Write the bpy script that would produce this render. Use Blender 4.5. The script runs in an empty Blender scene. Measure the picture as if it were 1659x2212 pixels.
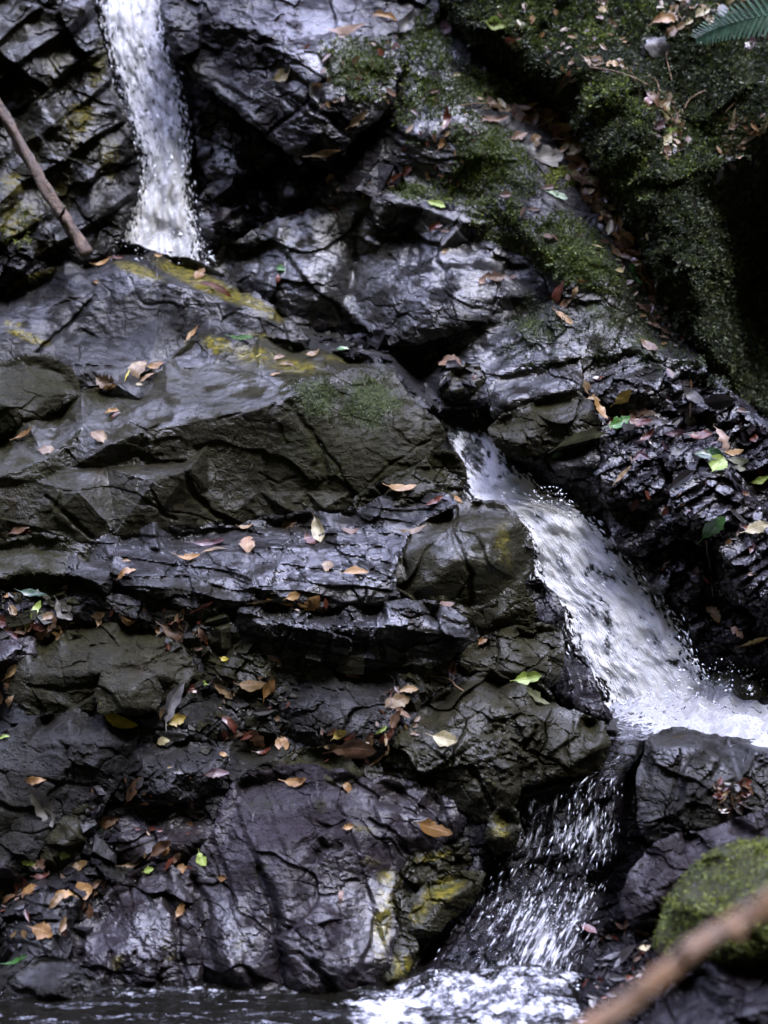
import bpy, math, random
import numpy as np
from mathutils import Vector, geometry

# ------------------------------------------------------------------ camera
S = bpy.context.scene
COL = S.collection
W, H, F = 1659.0, 2212.0, 4128.0          # measuring frame of the photograph and focal length in it
CU, CV = W / 2, H / 2
PITCH = math.radians(-5)
CAM = np.array([0.0, 0.0, 1.37])
RT = np.array([1.0, 0, 0])
FW = np.array([0, math.cos(PITCH), math.sin(PITCH)])
UP = np.array([0, -math.sin(PITCH), math.cos(PITCH)])
cd = bpy.data.cameras.new('camera')
cam = bpy.data.objects.new('camera', cd)
COL.objects.link(cam)
cam.location = CAM
cam.rotation_euler = (math.radians(90) + PITCH, 0, 0)
cd.sensor_fit = 'VERTICAL'
cd.sensor_height = 36
cd.lens = F / H * 36
cd.clip_start, cd.clip_end = 0.05, 200
cd.dof.use_dof = True
cd.dof.focus_distance = 4.75
cd.dof.aperture_fstop = 2.5
S.camera = cam

# ------------------------------------------------------------------ sky, sun, exposure
SUN_EL, SUN_AZ = math.radians(72), math.radians(128)
wd = bpy.data.worlds.new('World')
S.world = wd
wd.use_nodes = True
wn, wl = wd.node_tree.nodes, wd.node_tree.links
wn.clear()
wo = wn.new('ShaderNodeOutputWorld')
wb = wn.new('ShaderNodeBackground')
wb.inputs['Strength'].default_value = 0.15
sky = wn.new('ShaderNodeTexSky')
sky.sky_type = 'NISHITA'
sky.sun_disc = False
sky.sun_elevation, sky.sun_rotation = SUN_EL, SUN_AZ
sky.air_density, sky.dust_density, sky.ozone_density = 1.0, 4.0, 1.5
tc = wn.new('ShaderNodeTexCoord')
sp = wn.new('ShaderNodeSeparateXYZ')
wl.new(tc.outputs['Generated'], sp.inputs[0])
def wmath(op, a, b=None, c=None):
    n = wn.new('ShaderNodeMath'); n.operation = op
    for i, q in enumerate((a, b, c)):
        if q is None: continue
        if isinstance(q, (int, float)): n.inputs[i].default_value = q
        else: wl.new(q, n.inputs[i])
    return n.outputs[0]
def wnoise(scale, det):
    n = wn.new('ShaderNodeTexNoise'); n.inputs['Scale'].default_value = scale; n.inputs['Detail'].default_value = det
    wl.new(tc.outputs['Generated'], n.inputs['Vector']); return n.outputs['Fac']
def wstep(x, lo, hi):
    n = wn.new('ShaderNodeMapRange'); n.interpolation_type = 'SMOOTHSTEP'
    wl.new(x, n.inputs[0]); n.inputs[1].default_value = lo; n.inputs[2].default_value = hi
    return n.outputs[0]
# clouded sky seen through the opening of the forest canopy; trees all round below it
elev = wmath('ADD', wmath('MULTIPLY_ADD', sp.outputs[1], 0.4, sp.outputs[2]), wmath('MULTIPLY_ADD', wnoise(2.5, 4), 0.7, -0.35))
gapm = wstep(elev, 0.73, 0.91)
leafm = wstep(wnoise(6, 5), 0.47, 0.60)
mask = wmath('MULTIPLY', gapm, wmath('MULTIPLY_ADD', leafm, 0.95, 0.05))
cl = wn.new('ShaderNodeMix'); cl.data_type = 'RGBA'
cl.inputs[0].default_value = 0.85
wl.new(sky.outputs[0], cl.inputs[6]); cl.inputs[7].default_value = (52.0, 55.0, 86.0, 1)
fm = wn.new('ShaderNodeMix'); fm.data_type = 'RGBA'
wl.new(mask, fm.inputs[0])
fm.inputs[6].default_value = (0.15, 0.145, 0.075, 1)
wl.new(cl.outputs[2], fm.inputs[7])
wl.new(fm.outputs[2], wb.inputs[0])
wl.new(wb.outputs[0], wo.inputs[0])

sd = bpy.data.lights.new('sun', 'SUN')
sd.energy, sd.angle, sd.color = 1.3, math.radians(20), (1.0, 0.97, 0.94)
sun = bpy.data.objects.new('sun', sd)
COL.objects.link(sun)
dvec = Vector((math.sin(SUN_AZ) * math.cos(SUN_EL), math.cos(SUN_AZ) * math.cos(SUN_EL), math.sin(SUN_EL)))
sun.rotation_euler = dvec.to_track_quat('Z', 'Y').to_euler()
sun.location = (0, 0, 6)
S.view_settings.view_transform = 'Standard'
S.view_settings.look = 'None'
S.view_settings.exposure = 2.0
S.view_settings.gamma = 1.0
S.cycles.max_bounces = 8
S.cycles.transparent_max_bounces = 12
S.cycles.sample_clamp_indirect = 4.0
S.cycles.caustics_reflective = False
S.cycles.caustics_refractive = False

# ------------------------------------------------------------------ numeric helpers
rng = np.random.default_rng(7)
random.seed(7)

def P(u, v, d):
    """the point at distance d (m, along the view axis) under the measured position (u, v)"""
    u, v, d = np.asarray(u, float), np.asarray(v, float), np.asarray(d, float)
    x, y = (u - CU) / F * d, (CV - v) / F * d
    return CAM + x[..., None] * RT + y[..., None] * UP + d[..., None] * FW

def depth_on_level(v, z):
    """distance at which the view ray through row v meets the level z"""
    return (CAM[2] - z) / ((np.asarray(v, float) - CV) / F * UP[2] - FW[2])

def hsh(ix, iy, s):
    a = (ix.astype(np.int64) * 374761393 + iy.astype(np.int64) * 668265263 + s * 1274126177) & 0x7fffffff
    a = ((a ^ (a >> 13)) * 1274126177) & 0x7fffffff
    a = ((a ^ (a >> 16)) * 668265263) & 0x7fffffff
    return ((a ^ (a >> 15)) & 0xffff) / 65535.0

def noise(x, y, s):
    ix, iy = np.floor(x), np.floor(y)
    fx, fy = x - ix, y - iy
    ux, uy = fx * fx * fx * (fx * (fx * 6 - 15) + 10), fy * fy * fy * (fy * (fy * 6 - 15) + 10)
    def g(a, b):
        t = hsh(ix + a, iy + b, s) * 6.2832
        return np.cos(t) * (fx - a) + np.sin(t) * (fy - b)
    n0 = g(0, 0) * (1 - ux) + g(1, 0) * ux
    n1 = g(0, 1) * (1 - ux) + g(1, 1) * ux
    return (n0 * (1 - uy) + n1 * uy) * 1.5

def fbm(u, v, scale, octs, s):
    t, a, tot = 0, 1.0, 0
    for k in range(octs):
        t = t + a * noise(u / scale, v / scale, s + k); tot += a
        a *= 0.5; scale *= 0.5
    return t / tot

def facet(u, v, s, seed, ang=0.0, an=1.0, sharp=10.0):
    """broken-rock relief: patches of tilted planes; returns height and distance to the break lines"""
    wu = u + s * .2 * noise(u / (s * .6), v / (s * .6), seed + 5)
    wv = v + s * .2 * noise(u / (s * .6), v / (s * .6), seed + 6)
    c, n = math.cos(ang), math.sin(ang)
    x, y = (wu * c + wv * n) / (s * an), (-wu * n + wv * c) / s
    ix, iy = np.floor(x), np.floor(y)
    acc = np.zeros_like(x); ws = np.zeros_like(x)
    d1 = np.full_like(x, 9.0); d2 = np.full_like(x, 9.0)
    ds = []
    for dx in (-1, 0, 1):
        for dy in (-1, 0, 1):
            cx, cy = ix + dx, iy + dy
            ddx = x - cx - .1 - .8 * hsh(cx, cy, seed)
            ddy = y - cy - .1 - .8 * hsh(cx, cy, seed + 1)
            d = ddx * ddx + ddy * ddy
            pl = (hsh(cx, cy, seed + 2) - .5) + 2.2 * (hsh(cx, cy, seed + 3) - .5) * ddx + 2.2 * (hsh(cx, cy, seed + 4) - .5) * ddy
            ds.append((d, pl))
            d2 = np.minimum(d2, np.maximum(d1, d)); d1 = np.minimum(d1, d)
    for d, pl in ds:
        w = np.exp(-sharp * (d - d1))
        acc += w * pl; ws += w
    return acc / ws, np.sqrt(d2) - np.sqrt(d1)

def blur(a, r):
    if r < 1: return a
    for ax in (0, 1):
        for _ in range(2):
            p = np.pad(a, [(r + 1, r) if k == ax else (0, 0) for k in (0, 1)], mode='edge')
            c = np.cumsum(p, axis=ax)
            n = a.shape[ax]
            hi = np.take(c, np.arange(2 * r + 1, 2 * r + 1 + n), axis=ax)
            lo = np.take(c, np.arange(0, n), axis=ax)
            a = (hi - lo) / (2 * r + 1)
    return a

def inside(poly, u, v):
    r = np.zeros(u.shape, bool)
    n = len(poly)
    for i in range(n):
        (x0, y0), (x1, y1) = poly[i][:2], poly[(i + 1) % n][:2]
        if y0 == y1: continue
        r ^= ((y0 > v) != (y1 > v)) & (u < (x1 - x0) * (v - y0) / (y1 - y0) + x0)
    return r

def near_line(pts, u, v, closed=True):
    """distance to a polyline and the nearest point on it"""
    best = np.full(u.shape, 1e9); bu = np.zeros(u.shape); bv = np.zeros(u.shape)
    n = len(pts)
    for i in range(n if closed else n - 1):
        (x0, y0), (x1, y1) = pts[i][:2], pts[(i + 1) % n][:2]
        dx, dy = x1 - x0, y1 - y0
        t = np.clip(((u - x0) * dx + (v - y0) * dy) / (dx * dx + dy * dy + 1e-9), 0, 1)
        qu, qv = x0 + t * dx, y0 + t * dy
        d = (u - qu) ** 2 + (v - qv) ** 2
        m = d < best
        best = np.where(m, d, best); bu = np.where(m, qu, bu); bv = np.where(m, qv, bv)
    return np.sqrt(best), bu, bv

def interp(pts, U, V):
    """piecewise-flat interpolation of (u, v, value) over the grid U, V"""
    res = geometry.delaunay_2d_cdt([Vector((p[0], p[1])) for p in pts], [], [], 0, 1e-4)
    vs, tris, orig = res[0], res[2], res[3]
    val = [pts[o[0]][2] if o else 0 for o in orig]
    out = np.full(U.shape, np.nan)
    u0, v0 = U[0, 0], V[0, 0]
    for t in tris:
        (ax, ay), (bx, by), (cx, cy) = [vs[i] for i in t]
        det = (by - cy) * (ax - cx) + (cx - bx) * (ay - cy)
        if abs(det) < 1e-9: continue
        i0 = max(0, int((min(ay, by, cy) - v0) / G)); i1 = min(U.shape[0], int((max(ay, by, cy) - v0) / G) + 2)
        j0 = max(0, int((min(ax, bx, cx) - u0) / G)); j1 = min(U.shape[1], int((max(ax, bx, cx) - u0) / G) + 2)
        if i1 <= i0 or j1 <= j0: continue
        uu, vv = U[i0:i1, j0:j1], V[i0:i1, j0:j1]
        l0 = ((by - cy) * (uu - cx) + (cx - bx) * (vv - cy)) / det
        l1 = ((cy - ay) * (uu - cx) + (ax - cx) * (vv - cy)) / det
        l2 = 1 - l0 - l1
        m = (l0 > -1e-4) & (l1 > -1e-4) & (l2 > -1e-4)
        z = l0 * val[t[0]] + l1 * val[t[1]] + l2 * val[t[2]]
        out[i0:i1, j0:j1] = np.where(m, z, out[i0:i1, j0:j1])
    if np.isnan(out).any():
        out = np.where(np.isnan(out), np.nanmean(out), out)
    return out

def wobble(poly, amp, seed, seg=28):
    """break the straight edges of a traced outline into an uneven natural edge"""
    out = []
    n = len(poly)
    r = np.random.default_rng(seed)
    for i in range(n):
        (x0, y0), (x1, y1) = poly[i], poly[(i + 1) % n]
        L = math.hypot(x1 - x0, y1 - y0)
        k = max(1, int(L / seg))
        for j in range(k):
            t = j / k
            a = amp * (r.random() - .5) * 2 * (1 if j else .4)
            out.append((x0 + (x1 - x0) * t + a * (y1 - y0) / (L + 1e-6), y0 + (y1 - y0) * t - a * (x1 - x0) / (L + 1e-6)))
    return out

# ------------------------------------------------------------------ scene helpers
def mesh_obj(name, verts, faces, mat, parent=None, attrs=None, uv=None, origin=None, smooth=True):
    """one mesh object; faces is an (n,3) or (n,4) array"""
    verts = np.asarray(verts, float); faces = np.asarray(faces, np.int64)
    if origin is None: origin = verts.mean(0)
    if parent is not None: origin = np.array(parent.location)
    me = bpy.data.meshes.new(name)
    me.vertices.add(len(verts)); me.vertices.foreach_set('co', (verts - origin).ravel())
    k = faces.shape[1]
    me.loops.add(len(faces) * k); me.loops.foreach_set('vertex_index', faces.ravel().astype(np.int32))
    me.polygons.add(len(faces)); me.polygons.foreach_set('loop_start', np.arange(0, len(faces) * k, k, dtype=np.int32))
    try: me.polygons.foreach_set('loop_total', np.full(len(faces), k, np.int32))
    except Exception: pass
    me.update(calc_edges=True); me.validate()
    me.polygons.foreach_set('use_smooth', np.full(len(me.polygons), smooth))
    for kx, a in (attrs or {}).items():
        at = me.attributes.new(kx, 'FLOAT', 'POINT'); at.data.foreach_set('value', np.asarray(a, np.float32))
    if uv is not None:
        l = me.uv_layers.new(name='flow'); l.data.foreach_set('uv', np.asarray(uv, np.float32)[faces.ravel()].ravel())
    me.materials.append(mat)
    o = bpy.data.objects.new(name, me)
    COL.objects.link(o)
    if parent is None: o.location = origin
    else: o.parent = parent
    return o

def tag(o, label, cat, group=None):
    o['label'] = label; o['category'] = cat
    if group: o['group'] = group
    return o

def tube(pts, radii, sides=10, rough=0.0, seed=0):
    pts = np.asarray(pts, float); n = len(pts)
    r = np.random.default_rng(seed)
    vs, fs = [], []
    ref = np.array([0.13, 0.31, 0.94])
    for i in range(n):
        t = pts[min(i + 1, n - 1)] - pts[max(i - 1, 0)]; t /= np.linalg.norm(t)
        a = np.cross(t, ref); a /= np.linalg.norm(a); b = np.cross(t, a)
        for k in range(sides):
            th = 6.2832 * k / sides
            q = radii[i] * (1 + rough * (r.random() - .5) + rough * .8 * math.sin(3 * th + 1.3 * math.sin(i * .35 + seed)))
            vs.append(pts[i] + q * (math.cos(th) * a + math.sin(th) * b))
    for i in range(n - 1):
        for k in range(sides):
            k2 = (k + 1) % sides
            fs.append((i * sides + k, i * sides + k2, (i + 1) * sides + k2, (i + 1) * sides + k))
    c0, c1 = len(vs), len(vs) + 1
    vs += [pts[0], pts[-1]]
    for k in range(sides):
        k2 = (k + 1) % sides
        fs.append((c0, k2, k, c0)); fs.append((c1, (n - 1) * sides + k, (n - 1) * sides + k2, c1))
    return np.array(vs), fs

def tube_obj(name, pts, radii, mat, parent=None, sides=10, rough=0.0, seed=0):
    vs, fs = tube(pts, radii, sides, rough, seed)
    o = parent
    org = np.array(parent.location) if parent is not None else vs.mean(0)
    me = bpy.data.meshes.new(name)
    me.from_pydata([tuple(q - org) for q in vs], [], [f if f[0] != f[3] else f[:3] for f in fs])
    me.polygons.foreach_set('use_smooth', np.full(len(me.polygons), True))
    me.materials.append(mat)
    ob = bpy.data.objects.new(name, me); COL.objects.link(ob)
    if parent is None: ob.location = org
    else: ob.parent = parent
    return ob

def spline(pts, n):
    pts = np.asarray(pts, float)
    p = np.vstack([2 * pts[0] - pts[1], pts, 2 * pts[-1] - pts[-2]])
    k = len(pts) - 1
    out = []
    for t in np.linspace(0, k - 1e-6, n):
        i = int(t); f = t - i
        a, b, c, d = p[i], p[i + 1], p[i + 2], p[i + 3]
        out.append(.5 * (2 * b + (c - a) * f + (2 * a - 5 * b + 4 * c - d) * f * f + (3 * b - a - 3 * c + d) * f ** 3))
    return np.array(out)

# ------------------------------------------------------------------ materials
class NT:
    def __init__(self, name):
        self.m = bpy.data.materials.new(name); self.m.use_nodes = True
        self.t = self.m.node_tree; self.t.nodes.clear()
        self.out = self.t.nodes.new('ShaderNodeOutputMaterial')
    def n(self, typ, ins=None, **kw):
        x = self.t.nodes.new(typ)
        for k, q in kw.items(): setattr(x, k, q)
        for k, q in (ins or {}).items(): self.put(x.inputs[k], q)
        return x
    def put(self, sock, q):
        if hasattr(q, 'is_output'): self.t.links.new(q, sock)
        else: sock.default_value = q
    def math(self, op, a, b=0.0, clamp=False):
        return self.n('ShaderNodeMath', {0: a, 1: b}, operation=op, use_clamp=clamp).outputs[0]
    def step(self, x, lo, hi, a=0.0, b=1.0):
        return self.n('ShaderNodeMapRange', {0: x, 1: lo, 2: hi, 3: a, 4: b}, interpolation_type='SMOOTHSTEP').outputs[0]
    def mix(self, f, a, b, blend='MIX'):
        x = self.n('ShaderNodeMix', {0: f, 6: a, 7: b}, data_type='RGBA', blend_type=blend)
        return x.outputs[2]
    def noise(self, vec, scale, det=4, rough=.55, dist=0.0):
        x = self.n('ShaderNodeTexNoise', {'Scale': scale, 'Detail': det, 'Roughness': rough, 'Distortion': dist})
        if vec is not None: self.put(x.inputs['Vector'], vec)
        return x.outputs['Fac']
    def attr(self, nm): return self.n('ShaderNodeAttribute', attribute_name=nm).outputs['Fac']
    def done(self, sh): self.t.links.new(sh, self.out.inputs[0]); return self.m

def rgb(r, g, b): return (r, g, b, 1)

def rock_mat(name, lo, hi, tint, wetness=1.0, rust=0.25, spec=.07):
    t = NT(name)
    pos = t.n('ShaderNodeNewGeometry').outputs['Position']
    n1 = t.noise(pos, 5, 5, .6, .4)
    n2 = t.noise(pos, 46, 8, .78)
    n3 = t.noise(pos, 2.2, 3)
    c = t.mix(t.step(n1, .3, .7), lo, hi)
    c = t.mix(t.step(n3, .42, .66, 0, .75), c, tint)
    c = t.mix(t.math('MULTIPLY', t.step(n2, .48, .70), .75), c, rgb(*[min(1, q * 1.9) for q in hi[:3]]))
    rn = t.noise(pos, 9, 5, .7, .8)
    c = t.mix(t.step(rn, .60, .74, 0, rust), c, rgb(.045, .018, .010))
    al = t.attr('algae')
    an = t.noise(pos, 36, 8, .85)
    af = t.step(t.math('ADD', al, t.math('MULTIPLY', t.math('SUBTRACT', an, .5), 1.25)), .34, .80)
    ac = t.mix(t.step(t.noise(pos, 60, 3), .35, .65), rgb(.030, .030, .005), rgb(.15, .125, .010))
    c = t.mix(t.math('MULTIPLY', af, .95), c, ac)
    mo = t.attr('moss')
    mf = t.step(t.math('ADD', mo, t.math('MULTIPLY', t.math('SUBTRACT', t.noise(pos, 20, 6, .7), .5), 1.0)), .4, .7)
    c = t.mix(mf, c, t.mix(t.step(t.noise(pos, 90, 3), .3, .7), rgb(.014, .020, .007), rgb(.045, .058, .016)))
    lv = t.noise(pos, 75, 2, .5)
    c = t.mix(t.math('MULTIPLY', t.step(lv, .66, .72), t.step(n1, .45, .62, 0, .55)), c, rgb(.050, .056, .040))
    wet = t.math('MULTIPLY', t.attr('wet'), wetness)
    wet = t.math('MULTIPLY', wet, t.math('SUBTRACT', 1.0, t.math('MULTIPLY', mf, .85)))
    wr = t.noise(pos, 13, 4, .6)
    rough = t.math('SUBTRACT', t.step(wr, .3, .7, .46, .66), t.math('MULTIPLY', wet, .14))
    b1 = t.noise(pos, 95, 8, .75)
    b2 = t.noise(pos, 28, 6, .7, .1)
    fr = t.n('ShaderNodeTexVoronoi', {'Vector': t.n('ShaderNodeMapping', {0: pos, 2: (.3, .4, .2), 3: (1, 1, 1.9)}).outputs[0], 'Scale': 30.0, 'Randomness': 1.0}, feature='F1').outputs['Distance']
    pits = t.n('ShaderNodeTexVoronoi', {'Vector': pos, 'Scale': 55.0, 'Randomness': 1.0}, feature='F1').outputs['Distance']
    pit = t.step(pits, .0, .22, -.7, 0)
    hgt = t.math('ADD', t.math('ADD', t.math('MULTIPLY', b1, .6), t.math('ADD', b2, t.math('MULTIPLY', fr, .5))), pit)
    bump = t.n('ShaderNodeBump', {'Strength': 1.0, 'Distance': .014, 'Height': hgt}).outputs[0]
    cb = t.n('ShaderNodeBump', {'Strength': .65, 'Distance': .010, 'Height': t.math('ADD', t.math('MULTIPLY', b1, .19), t.math('ADD', b2, t.math('MULTIPLY', fr, .4)))}).outputs[0]
    p = t.n('ShaderNodeBsdfPrincipled', {'Base Color': c, 'Roughness': rough, 'Normal': bump, 'IOR': 1.5, 'Specular IOR Level': spec,
            'Coat Weight': t.math('MULTIPLY', wet, t.step(wr, .38, .54, .0, 1.0), True), 'Coat Roughness': t.step(wr, .3, .6, .13, .035), 'Coat IOR': 1.62, 'Coat Normal': cb})
    return t.done(p.outputs[0])

M = {}
M['grey'] = rock_mat('grey_rock', rgb(0.00688, 0.006708, 0.00688), rgb(0.02064, 0.01978, 0.02021), rgb(0.01376, 0.01247, 0.00602))
M['olive'] = rock_mat('olive_rock', rgb(0.0086, 0.007912, 0.00344), rgb(0.0215, 0.01995, 0.00903), rgb(0.01634, 0.01591, 0.004472), .75)
M['purple'] = rock_mat('purple_rock', rgb(0.0086, 0.006708, 0.008084), rgb(0.02322, 0.01849, 0.02193), rgb(0.0129, 0.00946, 0.00602), 1.0, .3)
M['black'] = rock_mat('black_rock', rgb(0.00258, 0.002322, 0.002838), rgb(0.0086, 0.00688, 0.00903), rgb(0.00602, 0.00344, 0.00344), 1.1, .35)
M['left'] = rock_mat('mossy_dark_rock', rgb(0.00301, 0.00258, 0.002322), rgb(0.01032, 0.00946, 0.00688), rgb(0.01118, 0.01032, 0.00258), 1.0, .4)
M['soil'] = rock_mat('bank_soil', rgb(.004, .004, .002), rgb(.009, .009, .005), rgb(.005, .007, .002), .0, .2, .05)

def moss_mat(name, lo, mid, hi):
    t = NT(name)
    pos = t.n('ShaderNodeNewGeometry').outputs['Position']
    k = t.math('ADD', t.math('MULTIPLY', t.attr('tone'), .6), t.math('MULTIPLY', t.noise(pos, 6, 4, .6), .8))
    c = t.mix(t.step(k, .35, .75), lo, mid)
    c = t.mix(t.step(k, .72, 1.05), c, hi)
    d = t.n('ShaderNodeBsdfPrincipled', {'Base Color': c, 'Roughness': .65}).outputs[0]
    tr = t.n('ShaderNodeBsdfTranslucent', {'Color': c}).outputs[0]
    return t.done(t.n('ShaderNodeMixShader', {0: .25, 1: d, 2: tr}).outputs[0])
M['moss'] = moss_mat('moss', rgb(0.02916, 0.04374, 0.008748), rgb(0.0729, 0.105, 0.0175), rgb(0.175, 0.2187, 0.03208))
M['moss_dark'] = moss_mat('dark_moss', rgb(0.01296, 0.01944, 0.00756), rgb(0.0324, 0.04644, 0.01404), rgb(0.081, 0.1026, 0.02592))
M['moss_bright'] = moss_mat('bright_moss', rgb(0.0486, 0.0648, 0.00972), rgb(0.1215, 0.1539, 0.01944), rgb(0.243, 0.2754, 0.0405))
M['moss_grey'] = moss_mat('grey_moss', rgb(0.03024, 0.03672, 0.01728), rgb(0.0594, 0.07344, 0.02808), rgb(0.108, 0.1296, 0.0486))

def leaf_mat(name, a, b, gloss=.45):
    t = NT('leaf_' + name)
    oi = t.n('ShaderNodeObjectInfo').outputs['Random']
    pos = t.n('ShaderNodeNewGeometry').outputs['Position']
    uv = t.n('ShaderNodeUVMap', uv_map='flow').outputs[0]
    s = t.n('ShaderNodeSeparateXYZ', {0: uv})
    blot = t.noise(pos, 45, 4, .65)
    c = t.mix(t.step(t.math('ADD', blot, t.math('MULTIPLY', t.math('SUBTRACT', oi, .5), .3)), .38, .66), a, b)
    rib = t.step(t.math('ABSOLUTE', s.outputs[1]), .02, .09, 1, 0)
    wv = t.math('ABSOLUTE', t.math('SUBTRACT', t.math('FRACT', t.math('SUBTRACT', t.math('MULTIPLY', s.outputs[0], 7.0), t.math('MULTIPLY', t.math('ABSOLUTE', s.outputs[1]), 2.2))), .5))
    vein = t.math('MAXIMUM', rib, t.math('MULTIPLY', t.step(wv, .02, .10, 1, 0), .45))
    c = t.mix(t.math('MULTIPLY', vein, .45), c, rgb(*[min(1, q * 1.5 + .02) for q in b[:3]]))
    c = t.mix(t.step(t.noise(pos, 120, 3), .60, .70, 0, .6), c, rgb(*[q * .35 for q in a[:3]]))
    bm = t.n('ShaderNodeBump', {'Strength': .4, 'Distance': .002, 'Height': vein}).outputs[0]
    p = t.n('ShaderNodeBsdfPrincipled', {'Base Color': c, 'Roughness': gloss, 'Normal': bm}).outputs[0]
    tr = t.n('ShaderNodeBsdfTranslucent', {'Color': c}).outputs[0]
    return t.done(t.n('ShaderNodeMixShader', {0: .2, 1: p, 2: tr}).outputs[0])
LEAF = {
 'tan': ((.15, .090, .035), (.31, .205, .095)), 'cream': ((.30, .25, .12), (.50, .44, .25)), 'orange': ((.24, .12, .035), (.40, .23, .075)),
 'brown': ((.085, .042, .020), (.17, .085, .040)), 'red': ((.085, .022, .012), (.16, .045, .022)), 'grey': ((.050, .047, .046), (.115, .108, .105)),
 'green': ((.035, .11, .020), (.07, .20, .035)), 'lime': ((.22, .32, .04), (.36, .46, .10)), 'yellow': ((.50, .40, .03), (.66, .55, .07)),
 'pink': ((.17, .095, .060), (.30, .19, .125)), 'mint': ((.22, .34, .22), (.38, .50, .34)), 'dark': ((.035, .030, .028), (.075, .065, .058)),
 'drab': ((.075, .068, .055), (.16, .148, .12)), 'mauve': ((.07, .035, .045), (.13, .07, .08)), 'ochre': ((.24, .16, .025), (.38, .28, .05)), 'darkgreen': ((.012, .045, .018), (.028, .085, .032)),
 'olive': ((.08, .085, .035), (.15, .155, .07))}
LM = {k: leaf_mat(k, rgb(*[min(.8, q * .72) for q in a]), rgb(*[min(.85, q * .72) for q in b]), .3 if k in ('green', 'darkgreen', 'dark', 'red', 'mauve') else .45) for k, (a, b) in LEAF.items()}

def wood_mat(name, a, b, sc):
    t = NT(name)
    pos = t.n('ShaderNodeTexCoord').outputs['Object']
    n = t.noise(pos, sc, 6, .7, 1.0)
    c = t.mix(t.step(n, .35, .65), a, b)
    c = t.mix(t.step(t.noise(pos, sc * .4, 3), .58, .68, 0, .7), c, rgb(.02, .013, .008))
    bm = t.n('ShaderNodeBump', {'Strength': 1.0, 'Distance': .012, 'Height': n}).outputs[0]
    return t.done(t.n('ShaderNodeBsdfPrincipled', {'Base Color': c, 'Roughness': .6, 'Normal': bm}).outputs[0])
M['stick'] = wood_mat('rotten_wood', rgb(.035, .021, .013), rgb(.125, .074, .042), 40)
M['branch'] = wood_mat('bark', rgb(.055, .028, .010), rgb(.19, .095, .034), 22)
M['twig'] = wood_mat('twig_bark', rgb(.03, .02, .015), rgb(.08, .055, .035), 60)
M['stalk'] = wood_mat('dry_stalk', rgb(.14, .08, .04), rgb(.24, .15, .08), 60)
M['fern'] = leaf_mat('fern', rgb(.045, .11, .065), rgb(.09, .19, .12), .5)

def water_mat(name, su, sv, white=.92, seed=0.0, blot=1.5, fine=1.7, lo=.30, hi=.66, film=1.0, bs=None):
    """white water: foam streaks drawn out along the flow (uv) over clear wet gloss"""
    t = NT(name)
    uv = t.n('ShaderNodeUVMap', uv_map='flow').outputs[0]
    def st(a, b, off, det, rough=.6):
        mp = t.n('ShaderNodeMapping', {0: uv, 1: (off + seed, off * .7, 0), 3: (a, b, 1)}).outputs[0]
        return t.noise(mp, 1.0, det, rough, .35)
    f1 = st(su, sv, 0.0, 4, .62)
    f2 = st(*(bs or (su * .36, sv * .5)), 7.3, 3)
    f3 = st(su * 2.6, sv * 1.5, 3.1, 2)
    k = t.math('ADD', t.math('ADD', t.math('MULTIPLY', t.math('SUBTRACT', f1, .5), fine), t.math('MULTIPLY', t.math('SUBTRACT', f2, .5), blot)), t.math('MULTIPLY', t.math('SUBTRACT', f3, .5), fine * .5))
    cov = t.attr('foam')
    k = t.math('ADD', k, cov)
    fo = t.step(k, lo, hi)
    edge = t.attr('edge')
    vis = t.step(t.math('ADD', edge, t.math('MULTIPLY', t.math('SUBTRACT', f1, .5), 2.4)), .30, .42)
    bm = t.n('ShaderNodeBump', {'Strength': .6, 'Distance': .009, 'Height': t.math('ADD', f1, t.math('MULTIPLY', f3, .6))}).outputs[0]
    col = t.mix(t.step(k, .5, 1.3), rgb(.74, .76, .81), rgb(white, white, white))
    df = t.n('ShaderNodeBsdfPrincipled', {'Base Color': col, 'Roughness': .35, 'Normal': bm, 'Subsurface Weight': 0.0}).outputs[0]
    tl = t.n('ShaderNodeBsdfTranslucent', {'Color': col, 'Normal': bm}).outputs[0]
    foam = t.n('ShaderNodeMixShader', {0: .5, 1: df, 2: tl}).outputs[0]
    gl = t.n('ShaderNodeBsdfGlossy', {'Color': rgb(.9, .9, .95), 'Roughness': .08, 'Normal': bm}).outputs[0]
    fr = t.n('ShaderNodeFresnel', {'IOR': 1.33, 'Normal': bm}).outputs[0]
    tp = t.n('ShaderNodeBsdfTransparent', {'Color': rgb(.80, .82, .86)}).outputs[0]
    clear = t.n('ShaderNodeMixShader', {0: fr, 1: tp, 2: gl}).outputs[0]
    none = t.n('ShaderNodeBsdfTransparent').outputs[0]
    if film < 1: clear = t.n('ShaderNodeMixShader', {0: film, 1: none, 2: clear}).outputs[0]
    w = t.n('ShaderNodeMixShader', {0: fo, 1: clear, 2: foam}).outputs[0]
    return t.done(t.n('ShaderNodeMixShader', {0: vis, 1: none, 2: w}).outputs[0])
M['fall_top'] = water_mat('falling_water', 16, 6.5, .92, 0.0, 1.7, 1.5, .2, .7)
M['fall_mid'] = water_mat('white_water', 13, 5.5, .94, 3.7, 4.8, 1.5, .06, .70, 1.0, (2.0, 1.5))
M['fall_low'] = water_mat('thin_water', 20, 3.4, .84, 9.1, 2.4, 1.6, .24, 1.0, .3)
M['foam'] = water_mat('foam_water', 12, 14, .47, 5.2, 3.0, 2.2, .1, .9)

def spray_mat():
    t = NT('spray')
    p = t.n('ShaderNodeBsdfPrincipled', {'Base Color': rgb(.80, .82, .87), 'Roughness': .15}).outputs[0]
    g = t.n('ShaderNodeBsdfTransparent', {'Color': rgb(.9, .92, .96)}).outputs[0]
    return t.done(t.n('ShaderNodeMixShader', {0: .8, 1: g, 2: p}).outputs[0])
M['spray'] = spray_mat()
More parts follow.
